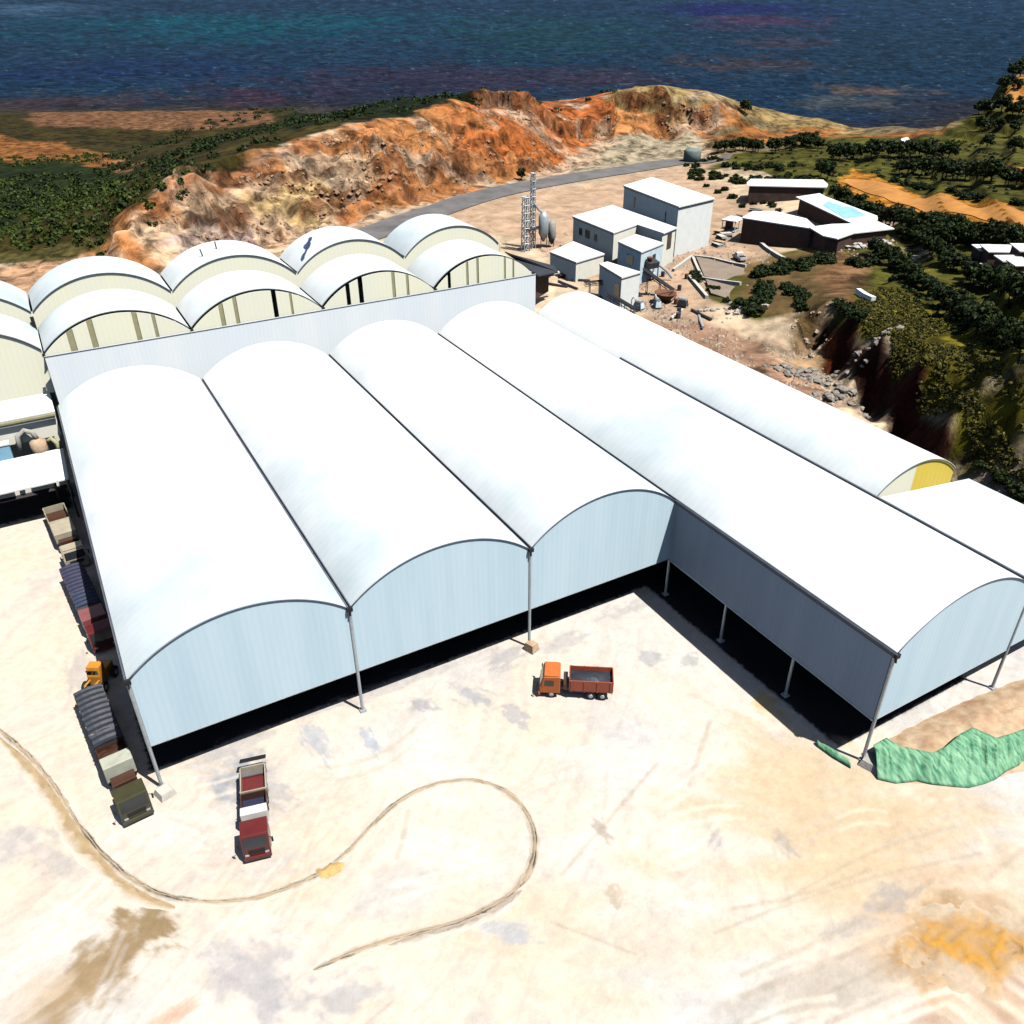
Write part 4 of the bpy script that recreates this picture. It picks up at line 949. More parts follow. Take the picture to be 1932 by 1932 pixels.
# wheel loader
lt = thing('wheel_loader', (-3.2, 17.9, 0), 'small orange wheel loader parked between two trucks beside the hall shadow', 'loader', None, 2.6)
MB().yz([(-2.0, .7), (-2.0, 1.7), (-.4, 1.8), (-.4, .7)], -.75, .75).build('engine_hood', PT['yellow'], lt, bevel=.08)
MB().yz([(-.4, .7), (-.4, 2.9), (.6, 2.9), (.9, 1.8), (.9, .7)], -.7, .7).build('cab', PT['yellow'], lt, bevel=.05)
MB().box((0, .86, 2.3), (1.2, .08, .8), rx=-.25).build('windscreen', M['glass'], lt)
MB().tube([(-.5, .8, 1.3), (-.5, 1.9, 1.5), (-.5, 2.7, .7)], .12, 6).tube([(.5, .8, 1.3), (.5, 1.9, 1.5), (.5, 2.7, .7)], .12, 6).build('boom', PT['yellow'], lt)
MB().yz([(2.6, .1), (3.6, .15), (3.5, .3), (2.85, .35), (2.75, 1.2), (2.6, 1.2)], -1.2, 1.2).build('bucket', PT['yellow'], lt)
for y in (-1.3, 1.2):
    for s in (-1, 1): wheel(lt, s * 1.0, y, .65, .45)

# ------------------------------------------------------------------ green netting and soil mound at right
def sheet(rows_top, rows_bot, n, k, zt, zb, fold, seed):
    rn = random.Random(seed)
    def interp(rows, t):
        f = t * (len(rows) - 1); i = min(int(f), len(rows) - 2); w = f - i
        return [rows[i][a] * (1 - w) + rows[i + 1][a] * w for a in range(2)]
    T = []; 
    for i in range(n + 1):
        t = i / n; a = interp(rows_top, t); b_ = interp(rows_bot, t)
        A = np.array(P(a[0], a[1], zt)); B = np.array(P(b_[0], b_[1], zb))
        T.append([A * (1 - j / k) + B * (j / k) for j in range(k + 1)])
    T = np.array(T)
    ii, jj = np.meshgrid(np.arange(n + 1), np.arange(k + 1), indexing='ij')
    T[..., 2] += (fbm(ii * .55 + jj * .06, jj * .12, 3, seed) - .5) * fold * np.sin(np.pi * np.clip(jj / k, .03, .97)) * 2 + np.sin(np.pi * jj / k) * .45
    return T
gn, n, l, b = new_mat('green_netting')
b.inputs['Roughness'].default_value = .7
tc = n.new('ShaderNodeTexCoord'); mp = n.new('ShaderNodeMapping'); mp.inputs['Scale'].default_value = (3.2, .7, .7); l.new(tc.outputs['Object'], mp.inputs[0])
nbp = n.new('ShaderNodeBump'); nbp.inputs['Strength'].default_value = .3; nbp.inputs['Distance'].default_value = .12; l.new(nbp.outputs[0], b.inputs['Normal'])
nz = n.new('ShaderNodeTexNoise'); nz.inputs['Scale'].default_value = 1.2; nz.inputs['Detail'].default_value = 7; l.new(mp.outputs[0], nz.inputs['Vector'])
cr = n.new('ShaderNodeValToRGB'); cr.color_ramp.elements[0].position = .32; cr.color_ramp.elements[1].position = .7
cr.color_ramp.elements[0].color = (.02, .16, .08, 1); cr.color_ramp.elements[1].color = (.24, .46, .27, 1)
l.new(nz.outputs['Fac'], cr.inputs[0]); l.new(nz.outputs['Fac'], nbp.inputs['Height']); l.new(cr.outputs[0], b.inputs['Base Color'])
def netting(name, top, bot, n_, k_, zt, zb, fold, seed, label):
    T = sheet(top, bot, n_, k_, zt, zb, fold, seed); c = T.reshape(-1, 3).mean(0)
    mb = MB(); mb.v = [tuple(map(float, p)) for p in T.reshape(-1, 3)]
    mb.f = [(i * (k_ + 1) + j, i * (k_ + 1) + j + 1, (i + 1) * (k_ + 1) + j + 1, (i + 1) * (k_ + 1) + j) for i in range(n_) for j in range(k_)]
    o = mb.build(name, gn, None, (float(c[0]), float(c[1]), 0), smooth=True)
    md = o.modifiers.new('thick', 'SOLIDIFY'); md.thickness = .04
    return tag(o, label, 'netting')
netting('dust_netting', [(1648,1405),(1672,1392),(1700,1408),(1760,1420),(1785,1408),(1812,1384),(1835,1372),(1858,1382),(1880,1392),(1905,1385),(1932,1375),(2010,1350),(2100,1320)],
        [(1655,1470),(1690,1478),(1730,1474),(1760,1480),(1800,1484),(1830,1486),(1860,1478),(1880,1470),(1900,1455),(1932,1440),(2010,1420),(2100,1390)], 120, 16, 1.75, .10, .5, 5,
        'crumpled green dust netting draped over the soil bank at the right edge')
netting('dust_netting', [(1542,1398),(1570,1412),(1600,1432)], [(1540,1408),(1570,1430),(1605,1450)], 20, 5, .3, .08, .3, 8, 'small strip of green netting lying left of the wing corner post')
# soil mound under it
mp_ = np.array([P(*c)[:2] for c in ((1660,1440,.5),(1665,1378,1.2),(1760,1330,1.2),(1900,1270,1.2),(2050,1230,1.2),(2150,1330,1.2),(1950,1450,.5),(1830,1482,.2),(1700,1478,.2))])
x0, y0 = mp_.min(0) - 3; x1, y1 = mp_.max(0) + 3
MX, MY = np.meshgrid(np.arange(x0, x1, .28), np.arange(y0, y1, .28))
md_ = polydist(MX + (fbm(MX / 2, MY / 2, 3, 7) - .5) * 1.2, MY, mp_)
MZ = sstep(.4, -3.4, md_) * (1.15 + (fbm(MX / 2.4, MY / 2.4, 4, 9) - .5) * 1.1 + (fbm(MX / .7, MY / .7, 3, 19) - .5) * .35) - .12
grid_mesh('soil_mound', MX, MY, MZ, M['soil'], kind='structure')

# ridge of scraped soil curling across the yard
def berm(pts, hgt, wid, seed, ca, cb, name):
    w = line_stain(pts, .01, (.4, .3, .2), 0)
    q = [w[0]]
    for a in w[1:]:
        L = float(np.linalg.norm(a - q[-1])); n_ = max(1, int(L / .35)); b0 = q[-1]
        q += [b0 + (a - b0) * (k + 1) / n_ for k in range(n_)]
    w = q; rows = []; cols = []; s_ = 0; T = (-2.2, -1.5, -.9, -.45, -.15, .1, .35, .7, 1.2, 1.8)
    prof = (0, .10, .30, .62, .92, 1, .70, .30, .08, 0)
    for i, p in enumerate(w):
        if i: s_ += float(np.linalg.norm(w[i] - w[i - 1]))
        d = w[min(i + 2, len(w) - 1)] - w[max(i - 2, 0)]; d = d / np.linalg.norm(d); nn = np.array([-d[1], d[0]])
        e = min(1, i / 12, (len(w) - 1 - i) / 12)
        ww = wid * (.45 + 1.1 * float(fbm(np.array(s_ / 6.), np.array(seed * 1.7), 3, seed)))
        hh = hgt * (.25 + 1.3 * float(fbm(np.array(s_ / 2.2), np.array(seed * 2.7), 3, seed + 9)))
        row = []; cl = []; ww *= max(.12, min(1, e * .7 + .1))
        for t, z in zip(T, prof):
            j = float(vnoise(np.array(s_ * 2.1 + t * 3), np.array(t * 2.0), seed)); j2 = float(fbm(np.array(s_ / 1.2), np.array(t * 1.3), 3, seed + 3))
            q = p + nn * ww * (t + (j - .5) * .55)
            row.append((q[0], q[1], h1(*q) + hh * z * e * (.5 + j) - (.05 if z == 0 else 0)))
            f = min(1, max(0, (z * 1.6 - .1) * (.4 + 1.2 * j2)))
            cl.append(np.array(yard_a) * (1 - f) + (np.array(ca) * j + np.array(cb) * (1 - j)) * f)
        rows.append(row); cols.append(cl)
    A = np.array(rows)
    return grid_mesh(name, A[..., 0], A[..., 1], A[..., 2], gm, np.array(cols), kind='structure')
berm([(-60,1330),(0,1378),(60,1430),(110,1490),(150,1560),(205,1625),(270,1675),(345,1700),(440,1702),(520,1685),(600,1655),(655,1610),(700,1560),(760,1505),(830,1475),(895,1470),(950,1488),(990,1525),(1012,1575),(1008,1625),(985,1670),(940,1705),(880,1735),(800,1757),(730,1775),(660,1800),(590,1830)], .15, .34, 3, (.46, .37, .26), (.34, .26, .17), 'soil_ridge')
berm([(0,1392),(50,1440),(100,1500),(145,1575),(200,1640),(262,1690),(330,1712)], .10, .8, 6, (.42, .31, .18), (.32, .23, .12), 'soil_ridge')
berm([(720,1785),(800,1765),(880,1742),(940,1712),(985,1680)], .16, .55, 8, (.42, .36, .29), (.30, .25, .20), 'soil_ridge')
pb = P(615, 1645, 0); PX, PY = np.meshgrid(np.arange(-3, 3, .12), np.arange(-3, 3, .12))
rdd = np.hypot(PX / 1.7, PY / 1.0) + (fbm(PX, PY, 4, 77) - .5) * 1.3
grid_mesh('spilled_sand', PX + pb[0], PY + pb[1], sstep(1, .2, rdd) * .35 - .1, mat('yellow_sand', (.62, .42, .16), .95, 0, .2, 1.2, .6, 3), kind='structure')

# ------------------------------------------------------------------ plant buildings behind the halls
def c3(x, y): return ((980 + x / 3.715) * .9434, (300 + y / 3.715) * .9434)
def c4(x, y): return ((1350 + x / 2.768) * .9434, (240 + y / 2.768) * .9434)
def c5(x, y): return ((1250 + x / 2.421) * .9434, (560 + y / 2.421) * .9434)
def c2(x, y): return ((1024 + x / 1.887) * .9434, (y / 1.887) * .9434)
def block(name, label, cat, px, zt, zb, wall, roof, over=.3, slab=.35, group=None, windows=(), zs=None):
    pts = [P(a, b_, zt)[:2] for a, b_ in px]
    cx, cy = sum(p[0] for p in pts) / len(pts), sum(p[1] for p in pts) / len(pts)
    t = thing(name, (cx, cy, zb), label, cat, group); off = (cx, cy, zb)
    ins = [(cx + (x - cx) * (1 - over / 12), cy + (y - cy) * (1 - over / 12)) for x, y in pts]
    MB().prism(ins, zb - 1.5, zt - slab).build('wall', M[wall], t, off)
    MB().prism(pts, zt - slab + .003, zt).build('roof', M[roof], t, off)
    MB().prism([(cx + (x - cx) * (1 - over / 30), cy + (y - cy) * (1 - over / 30)) for x, y in pts], zt - slab - .28, zt - slab - .002).build('eaves_trim', M['gutter'], t, off)
    for k, (e, f, z0, z1, w, nm) in enumerate(windows):   # edge index, fraction along it, bottom, top, width
        a, b_ = ins[e], ins[(e + 1) % len(ins)]
        d = Vector((b_[0] - a[0], b_[1] - a[1])).normalized(); q = (a[0] + (b_[0] - a[0]) * f, a[1] + (b_[1] - a[1]) * f)
        MB().box((q[0], q[1], (z0 + z1) / 2 + zb), (w, .24, z1 - z0), rz=math.atan2(d.y, d.x)).build(nm, M['glass'], t, off)
    return t, ins, off
block('plant_house', 'tallest cream block of the plant with a white pitched sheet roof and pale blue side', 'building',
      [c3(990,262), c3(1205,200), c3(1672,357), c3(1405,420)], 13.5, 0, 'whitewall', 'whiteroof', windows=((0, .5, 2, 5, 2, 'window'), (3, .78, 8.5, 11.5, .8, 'window'), (3, .2, 8, 11, .5, 'window')))
block('plant_house', 'wide low L-shaped white building with three dark windows beside the tallest block', 'building',
      [c3(610,490), c3(910,408), c3(1390,575), c3(1290,617), c3(1092,552), c3(918,614)], 9.0, 0, 'creamwall', 'whiteroof',
      windows=((5, .80, 4.6, 6.6, 1.6, 'window'), (5, .62, 4.6, 6.8, 2.4, 'window'), (5, .42, 4.6, 6.6, 1.6, 'window'), (5, .4, 0, 2.2, 5, 'doorway'), (2, .45, 4, 8, 2.4, 'doorway')))
block('annex_block', 'pale blue box-like annex with a dark round-edged opening, in front of the L-shaped building', 'building',
      [c3(950,678), c3(1085,625), c3(1293,690), c3(1125,757)], 7.6, 0, 'bluewall', 'whiteroof', windows=((3, .45, 3.2, 5.6, 3.2, 'window'), (2, .4, 3.6, 5.6, 1.5, 'window')))
block('store_shed', 'low cream shed with a plain flat roof left of the blue annex', 'shed',
      [c3(443,755), c3(620,678), c3(852,770), c3(640,832)], 4.0, 0, 'creamwall', 'whiteroof')
block('pump_house', 'small pale grey tower-like shed with white roof nearest the long white vault', 'shed',
      [c3(812,845), c3(872,828), c3(1120,905), c3(980,946)], 7.0, 0, 'whitewall', 'whiteroof', windows=((3, .15, 1, 5, 2.4, 'doorway'),))
# roofs of the far yard on the right
def roofon(name, label, cat, px, zt, zb, roof, wall, inset, group=None, depth=None):
    pts = [P(a, b_, zt)[:2] for a, b_ in px]
    cx, cy = sum(p[0] for p in pts) / len(pts), sum(p[1] for p in pts) / len(pts)
    t = thing(name, (cx, cy, zb), label, cat, group); off = (cx, cy, zb)
    MB().prism(pts, zt - .3, zt).build('roof', M[roof], t, off)
    if wall: 
        ins = [(cx + (x - cx) * inset, cy + (y - cy) * inset) for x, y in pts]
        MB().prism(ins, zb - 2, zt - .31).build('wall', M[wall], t, off)
    else:
        for x, y in pts:
            x, y = cx + (x - cx) * .95, cy + (y - cy) * .95
            MB().tube([(x, y, zb - 2), (x, y, zt - .3)], .18, 6).build('post', M['darksteel'], t, off)
    return t, off
t, off = roofon('open_shed', 'long thin white roof over a dark open front, farthest shed of the right-hand cluster', 'shed', [c4(398,346), c4(420,325), c4(820,330), c4(848,356), c4(840,372), c4(400,362)], 7.5, 2.5, 'whiteroof', 'brownwall', .93)
t, off = roofon('open_shed', 'dog-legged white shed roof with a sky blue sheet patch over a dark interior', 'shed', [c4(668,425), c4(800,405), c4(840,425), c4(1120,530), c4(1122,552), c4(990,576)], 7.5, 2.0, 'whiteroof', 'brownwall', .9)
bp_ = [P(*c4(a, b_), 7.56)[:2] for a, b_ in ((815,470),(850,448),(930,478),(975,478),(1060,528),(940,545))]
MB().prism(bp_, 7.51, 7.58).build('blue_sheet', M['blueroof'], t, off)
roofon('store_building', 'brown-walled building with a long white roof in the right-hand cluster', 'building', [c4(368,540), c4(432,503), c4(560,505), c4(728,545), c4(790,600), c4(760,600), c4(560,570)], 7.5, 1.0, 'whiteroof', 'brownwall', .96)
roofon('open_shed', 'white kinked shed roof jutting right, nearest of the right-hand cluster, pale sacks below', 'shed', [c4(740,592), c4(870,575), c4(990,572), c4(1110,555), c4(1215,600), c4(990,625), c4(900,657), c4(820,640)], 7.6, 4.4, 'whiteroof', 'brownwall', .86)
roofon('hut', 'tiny white-roofed hut with an orange base among the far trees', 'hut', [c4(1252,103), c4(1280,95), c4(1368,103), c4(1372,128), c4(1250,128)], 7.5, 4.5, 'whiteroof', 'rust', .9)
hut1 = G(*c4(1780,790)); 
def hut(p, label, w, d, h, rz):
    t = thing('hut', p, label, 'hut', None, rz)
    MB().box((0, 0, h / 2 - .5), (w, d, h + 1)).build('wall', M['brownwall'], t)
    MB().box((0, 0, h + .15), (w + .8, d + .8, .25), rx=.06).build('roof', M['whiteroof'], t)
    MB().box((0, -d / 2 - .02, h * .45), (.9, .1, h * .75)).build('door', M['concretepale'], t)
hut(hut1, 'small white-roofed hut on the right edge terrace, behind the low block wall', 7, 5, 3.2, -.6)
for _c, _l, _a in (((1700, 770), 'small pale hut left of the white-roofed hut on the edge terrace', (4, 4, 2.6)), ((1840, 830), 'low pale shed right below the white-roofed hut', (5, 3.5, 2.4)), ((1900, 860), 'small pale shed at the picture edge, lowest of the edge huts', (4.5, 3.5, 2.6))):
    p = G(*c4(*_c)); hut((p[0], p[1], p[2]), _l, _a[0], _a[1], _a[2], -.5)
p = G(*c4(1925,800)); hut((p[0], p[1], p[2]), 'small dark hut cut by the right edge of the picture, next to the white-roofed hut', 5, 5, 3.6, -.6)
def wallrun(name, label, pts, h, w, mt, lift=0):
    g = [G(*p) for p in pts]; off = (g[0][0], g[0][1], g[0][2])
    b_ = MB()
    for i in range(len(g) - 1):
        a, c = g[i], g[i + 1]; d = Vector((c[0] - a[0], c[1] - a[1])); L = d.length; n_ = max(1, int(L / 4)); nn = Vector((-d.y, d.x)).normalized() * w / 2
        for k in range(n_):
            p, q = Vector(a).lerp(Vector(c), k / n_), Vector(a).lerp(Vector(c), (k + 1) / n_)
            zp, zq = h1(p.x, p.y), h1(q.x, q.y)
            vs = [(p.x - nn.x, p.y - nn.y, zp - .6), (q.x - nn.x, q.y - nn.y, zq - .6), (q.x + nn.x, q.y + nn.y, zq - .6), (p.x + nn.x, p.y + nn.y, zp - .6)]
            vs += [(x, y, (zp if j in (0, 3) else zq) + h) for j, (x, y, z) in enumerate(vs)]
            b_.add(vs, [(0, 3, 2, 1), (4, 5, 6, 7), (0, 1, 5, 4), (1, 2, 6, 5), (2, 3, 7, 6), (3, 0, 4, 7)])
    return tag(b_.build(name, M[mt], None, off), label, 'wall')
wallrun('low_wall', 'low pale block wall running to the right edge below the terrace huts', [c4(1680,815), c4(1760,850), c4(1850,890), c4(1932,925), c4(2060,985)], 1.0, .8, 'concretepale')
wallrun('low_wall', 'pale concrete kerb wall crossing the settling basins lengthwise', [c3(1360,905), c3(1500,800), c3(1640,815), c3(1900,872)], .8, .7, 'concretepale')
wallrun('low_wall', 'short concrete divider between the upper and lower settling basin', [c3(1505,810), c3(1575,965), c3(1860,1005)], .8, .7, 'concretepale')
wallrun('low_wall', 'straight concrete kerb nearest the long vault beside the basins', [c3(1478,950), c3(1610,1105)], .8, .8, 'concretepale')
wallrun('low_wall', 'curved pale ramp edge beside the brown-walled building', [c4(385,632), c4(440,660), c4(500,715), c4(605,780)], .9, .9, 'concretepale')
wallrun('low_wall', 'curved white retaining wall at the top of the ravine', [c4(1010,962), c4(1050,990), c4(1095,1010)], 1.2, 1.0, 'whitewall')
def basin(pts, label):
    g = [G(*p) for p in pts]; z = sum(p[2] for p in g) / len(g) + .35
    cx, cy = sum(p[0] for p in g) / len(g), sum(p[1] for p in g) / len(g)
    o = MB().prism([(p[0], p[1]) for p in g], z - .8, z).build('basin_surface', M['basin'], None, (cx, cy, z)); o['kind'] = 'structure'
M['basin'] = mat('drying_mud', (.27, .21, .16), .9, 0, .15, .25, .2, 2)
basin([c3(1530,815), c3(1650,835), c3(1890,885), c3(1870,985), c3(1590,950)], '')
basin([c3(1600,985), c3(1850,1018), c3(1790,1110), c3(1640,1080)], '')

# silo tower with two lattice masts
ms = thing('silo_tower', G(1008, 470), 'grey steel tower of lattice masts and silos beside the road', 'tower'); 
def mast(t, x, y, h, w, r=.11):
    b_ = MB(); c = [(x - w, y - w), (x + w, y - w), (x + w, y + w), (x - w, y + w)]
    for q in c: b_.tube([(q[0], q[1], 0), (x + (q[0] - x) * .7, y + (q[1] - y) * .7, h)], r, 5)
    n_ = int(h / 2)
    for k in range(n_):
        z0, z1 = h * k / n_, h * (k + 1) / n_
        for i in range(4):
            a, d = c[i], c[(i + 1) % 4]; b_.tube([(a[0], a[1], z0), (d[0], d[1], z1)], r * .6, 4); b_.tube([(a[0], a[1], z1), (d[0], d[1], z1)], r * .6, 4)
    return b_.build('lattice_mast', M['steel'], t)
mast(ms, -3, 0, 15, .9, .18); mast(ms, 0, 1, 21, .6, .16)
MB().lathe([(.3, 2.0), (1.5, 4.5), (1.5, 9), (.5, 10.5)], (2.8, -.5, 0), 16).build('silo', M['steel'], ms, smooth=True)
MB().lathe([(.3, 1.0), (1.2, 3), (1.2, 7), (.4, 8)], (5.4, -1, 0), 16).build('silo', M['concrete'], ms, smooth=True)
for x in (1.8, 3.8, 4.6, 6.2): MB().tube([(x, -.8, -1), (x, -.8, 4)], .12, 6).build('leg', M['darksteel'], ms)
MB().box((1, 0, 6), (8, 2.5, .25)).build('platform', M['darksteel'], ms)
MB().tube([(0, .5, 13), (1.5, 0, 11), (2.8, -.5, 10)], .35, 8).build('duct', M['steel'], ms)
# conveyor and machinery by the upper hall
def truss_conveyor(label, a, b_, za, zb, w=1.2):
    p, q = P(*a, za), P(*b_, zb); t = thing('conveyor', (p[0], p[1], h1(p[0], p[1])), label, 'conveyor', 'conveyors of the crushing plant'); off = (p[0], p[1], h1(p[0], p[1]))
    P0, P1 = Vector(p), Vector(q); d = (P1 - P0); nn = Vector((-d.y, d.x, 0)).normalized() * w / 2
    fr = MB(); 
    for s in (-1, 1):
        fr.tube([P0 + nn * s, P1 + nn * s], .12, 5); fr.tube([P0 + nn * s + Vector((0, 0, -.8)), P1 + nn * s + Vector((0, 0, -.8))], .1, 5)
        k_ = max(3, int(d.length / 1.6))
        for k in range(k_):
            a0 = P0.lerp(P1, k / k_) + nn * s; a1 = P0.lerp(P1, (k + 1) / k_) + nn * s + Vector((0, 0, -.8)); fr.tube([a0, a1], .07, 4)
    fr.build('frame', M['darksteel'], t, off)
    v0, v1 = P0 + Vector((0, 0, .15)), P1 + Vector((0, 0, .15))
    bl = MB(); vs = [v0 - nn * .9, v0 + nn * .9, v1 + nn * .9, v1 - nn * .9]; vs += [v + Vector((0, 0, -.12)) for v in vs]
    bl.add([tuple(v) for v in vs], [(0, 3, 2, 1), (4, 5, 6, 7), (0, 1, 5, 4), (1, 2, 6, 5), (2, 3, 7, 6), (3, 0, 4, 7)]).build('belt', M['black'], t, off)
    for f in (.15, .55, .9):
        m_ = P0.lerp(P1, f); MB().tube([m_ + nn, Vector((m_.x + nn.x, m_.y + nn.y, h1(m_.x, m_.y) - .3))], .1, 5).tube([m_ - nn, Vector((m_.x - nn.x, m_.y - nn.y, h1(m_.x, m_.y) - .3))], .1, 5).build('trestle', M['darksteel'], t, off)
truss_conveyor('dark inclined belt conveyor running from the pump house towards the basins', c3(1140,880), c3(1370,1040), 5.5, 1.2)
truss_conveyor('low belt conveyor between the white vault and the cream shed', c3(700,985), c3(985,955), 3.0, 3.6)
truss_conveyor('dark belt conveyor lying along the edge of the long vault', c3(880,1060), c3(1080,1180), 6, 4.5, 1.0)
ds = thing('machine_shed', P(*c3(300,870), 0), 'low lean-to with a dark corrugated roof against the right end of the upper hall', 'shed'); off = tuple(ds.location)
q_ = [P(*c3(110,752), 11.5), P(*c3(150,770), 11.5), P(*c3(480,860), 6.5), P(*c3(505,905), 5.5), P(*c3(360,935), 6.5)]
MB().add([(x, y, z) for x, y, z in q_] + [(x, y, z - .3) for x, y, z in q_], [(4, 3, 2, 1, 0), (5, 6, 7, 8, 9)] + [(i, (i + 1) % 5, 5 + (i + 1) % 5, 5 + i) for i in range(5)]).build('roof', M['darksteel'], ds, off)
a, b_ = P(*c3(360,945), 4.5), P(*c3(510,912), 4.5)
MB().tube([a, b_], .5, 8).build('ridge_duct', M['concretepale'], ds, off)
MB().prism([(q_[1][0] + 1, q_[1][1] + 1), (q_[2][0] - 1, q_[2][1] + 1), (q_[4][0], q_[4][1] + 2)], 0, 5.5).build('wall', M['brownwall'], ds, off)
# dish-shaped scoop, trench lining and screening machine
sc2 = thing('screening_machine', P(*c3(1190,960), 0), 'dark screening machine with legs and chute below the blue annex', 'machine')
MB().box((0, 0, 4.0), (3.4, 2.4, 1.6), rx=.2).build('screen_box', M['darksteel'], sc2, bevel=.05)
for x in (-1.5, 1.5):
    for y in (-1, 1): MB().tube([(x, y, -.5), (x, y, 3.4)], .14, 6).build('leg', M['darksteel'], sc2)
MB().tube([(1.6, 0, 4), (4, -1.5, 2), (5.2, -2.5, .2)], .35, 8).build('chute', M['steel'], sc2)
MB().lathe([(.3, 4.6), (.8, 5.4), (.8, 5.8)], (-.6, 0, 0), 12).build('hopper', M['rust'], sc2)
hp = thing('settling_cone', P(*c3(1300,1110), 0), 'rust-brown conical hopper half sunk beside the edge of the long vault', 'hopper')
MB().lathe([(.5, -1), (2.6, 1.4), (2.7, 1.7), (2.4, 1.7), (.4, -.6)], (0, 0, 0), 24).build('cone', M['rust'], hp, smooth=True)
MB().tube([(-2.6, 0, 1.6), (2.6, 0, 1.6)], .15, 6).build('crossbar', M['darksteel'], hp)
# tank, parked machines
tk = thing('water_tank', G(1305, 305), 'grey-green cylindrical tank at the far end of the road', 'tank')
MB().lathe([(3.8, -1), (3.8, 4.5), (3.3, 5.2), (.5, 5.6)], (0, 0, 0), 26).build('shell', mat('grey_green_paint', (.19, .24, .21), .7, 0, .15, .5), tk, smooth=True)
MB().tube([(3.9, 0, -.5), (3.9, 0, 5)], .12, 5).tube([(3.9, .6, -.5), (3.9, .6, 5)], .12, 5).build('ladder', M['steel'], tk)
def pickup(p, rz, label, col):
    t = thing('parked_truck', p, label, 'truck', None, rz)
    MB().yz([(-2.6, .6), (2.6, .6), (2.6, 1.3), (1.6, 1.45), (.9, 2.2), (-.4, 2.2), (-.5, 1.4), (-2.6, 1.4)], -1, 1).build('body', PT[col], t, bevel=.08)
    MB().box((0, 1.28, 1.85), (1.7, .06, .75), rx=.75).build('windscreen', M['glass'], t)
    MB().span((-.85, -2.4, 1.41), (.85, -.6, 1.5)).build('bed_floor', M['black'], t)
    for y in (-1.6, 1.6):
        for s in (-1, 1): wheel(t, s * .9, y, .42, .26)
pickup(G(*c3(1510,700)), .9 - math.pi / 2, 'pale grey pickup parked below the tallest plant block', 'grey')
pickup(G(*c3(1850,820)), -.3, 'white pickup with dark glass parked beside the settling basins', 'white')
hs = thing('site_cabin', G(*c4(315,610)), 'white site cabin with dark open sides by the brown-walled building', 'cabin', None, .4)
MB().span((-3, -2.2, -.8), (3, 2.2, .25)).build('floor', M['concrete'], hs)
MB().span((-3.3, -2.5, 3.2), (3.3, 2.5, 3.5)).build('roof', M['whiteroof'], hs)
for x in (-2.9, 0, 2.9):
    for y in (-2.1, 2.1): MB().tube([(x, y, 0), (x, y, 3.2)], .14, 6).build('post', M['whitewall'], hs)
MB().span((-2.8, 1.0, .25), (2.8, 1.2, 3.1)).build('back_wall', M['brownwall'], hs)
p_ = G(*c4(300,650)); 
# heap of pale sacks under the kinked roof
def rocks(name, cx, cy, n_, spread, s0, s1, mt, label, cat, group, seed, ax=1., ang=0.):
    rq = random.Random(seed); out = []
    for k in range(n_):
        a = rq.uniform(0, 6.28); r_ = math.sqrt(rq.random()) * spread
        dx, dy = r_ * math.cos(a) * ax, r_ * math.sin(a)
        x, y = cx + dx * math.cos(ang) - dy * math.sin(ang), cy + dx * math.sin(ang) + dy * math.cos(ang)
        s_ = rq.uniform(s0, s1); b_ = MB()
        import bmesh
        bm = bmesh.new(); bmesh.ops.create_icosphere(bm, subdivisions=1, radius=1)
        for v in bm.verts:
            f = rq.uniform(.7, 1.25); v.co = Vector((v.co.x * f * s_ * rq.uniform(.95, 1.3), v.co.y * f * s_, v.co.z * f * s_ * .65))
        me = bpy.data.meshes.new(name); bm.to_mesh(me); bm.free(); me.materials.append(mt)
        o = bpy.data.objects.new(name, me); COL.objects.link(o); o.location = (x, y, h1(x, y) + s_ * .25); o.rotation_euler.z = rq.uniform(0, 6)
        tag(o, label, cat, group)
M['sack'] = mat('pale_sack', (.52, .50, .44), .8, 0, .15, 1)
g = G(*c4(1010,690)); rocks('sack', g[0], g[1], 26, 5, .7, 1.3, M['sack'], 'pale bulk sack in the heap under the kinked white roof', 'sack', 'sacks heaped under the kinked roof', 3, 2.0, -.5)
g = G(*c5(960,480)); rocks('boulder', g[0], g[1], 80, 3.6, .3, .95, M['rock'], 'grey angular boulder in the rock pile at the foot of the ravine', 'rock', 'boulders piled along the ravine foot', 4, 3.4, math.radians(-50))
g = G(*c5(1010,560)); rocks('boulder', g[0], g[1], 40, 2.6, .3, 1.0, M['rock'], 'grey angular boulder in the rock pile at the foot of the ravine', 'rock', 'boulders piled along the ravine foot', 5, 2.6, math.radians(-55))
g = G(*c3(1780,1180)); rocks('boulder', g[0], g[1], 30, 3.4, .3, 1.0, mat('pale_rock', (.52, .46, .38), .9, 0, .25, .8, .6, 3), 'pale broken rock lying between basins and the long vault', 'rock', 'pale rocks beside the basins', 6, 2.6, math.radians(-45))

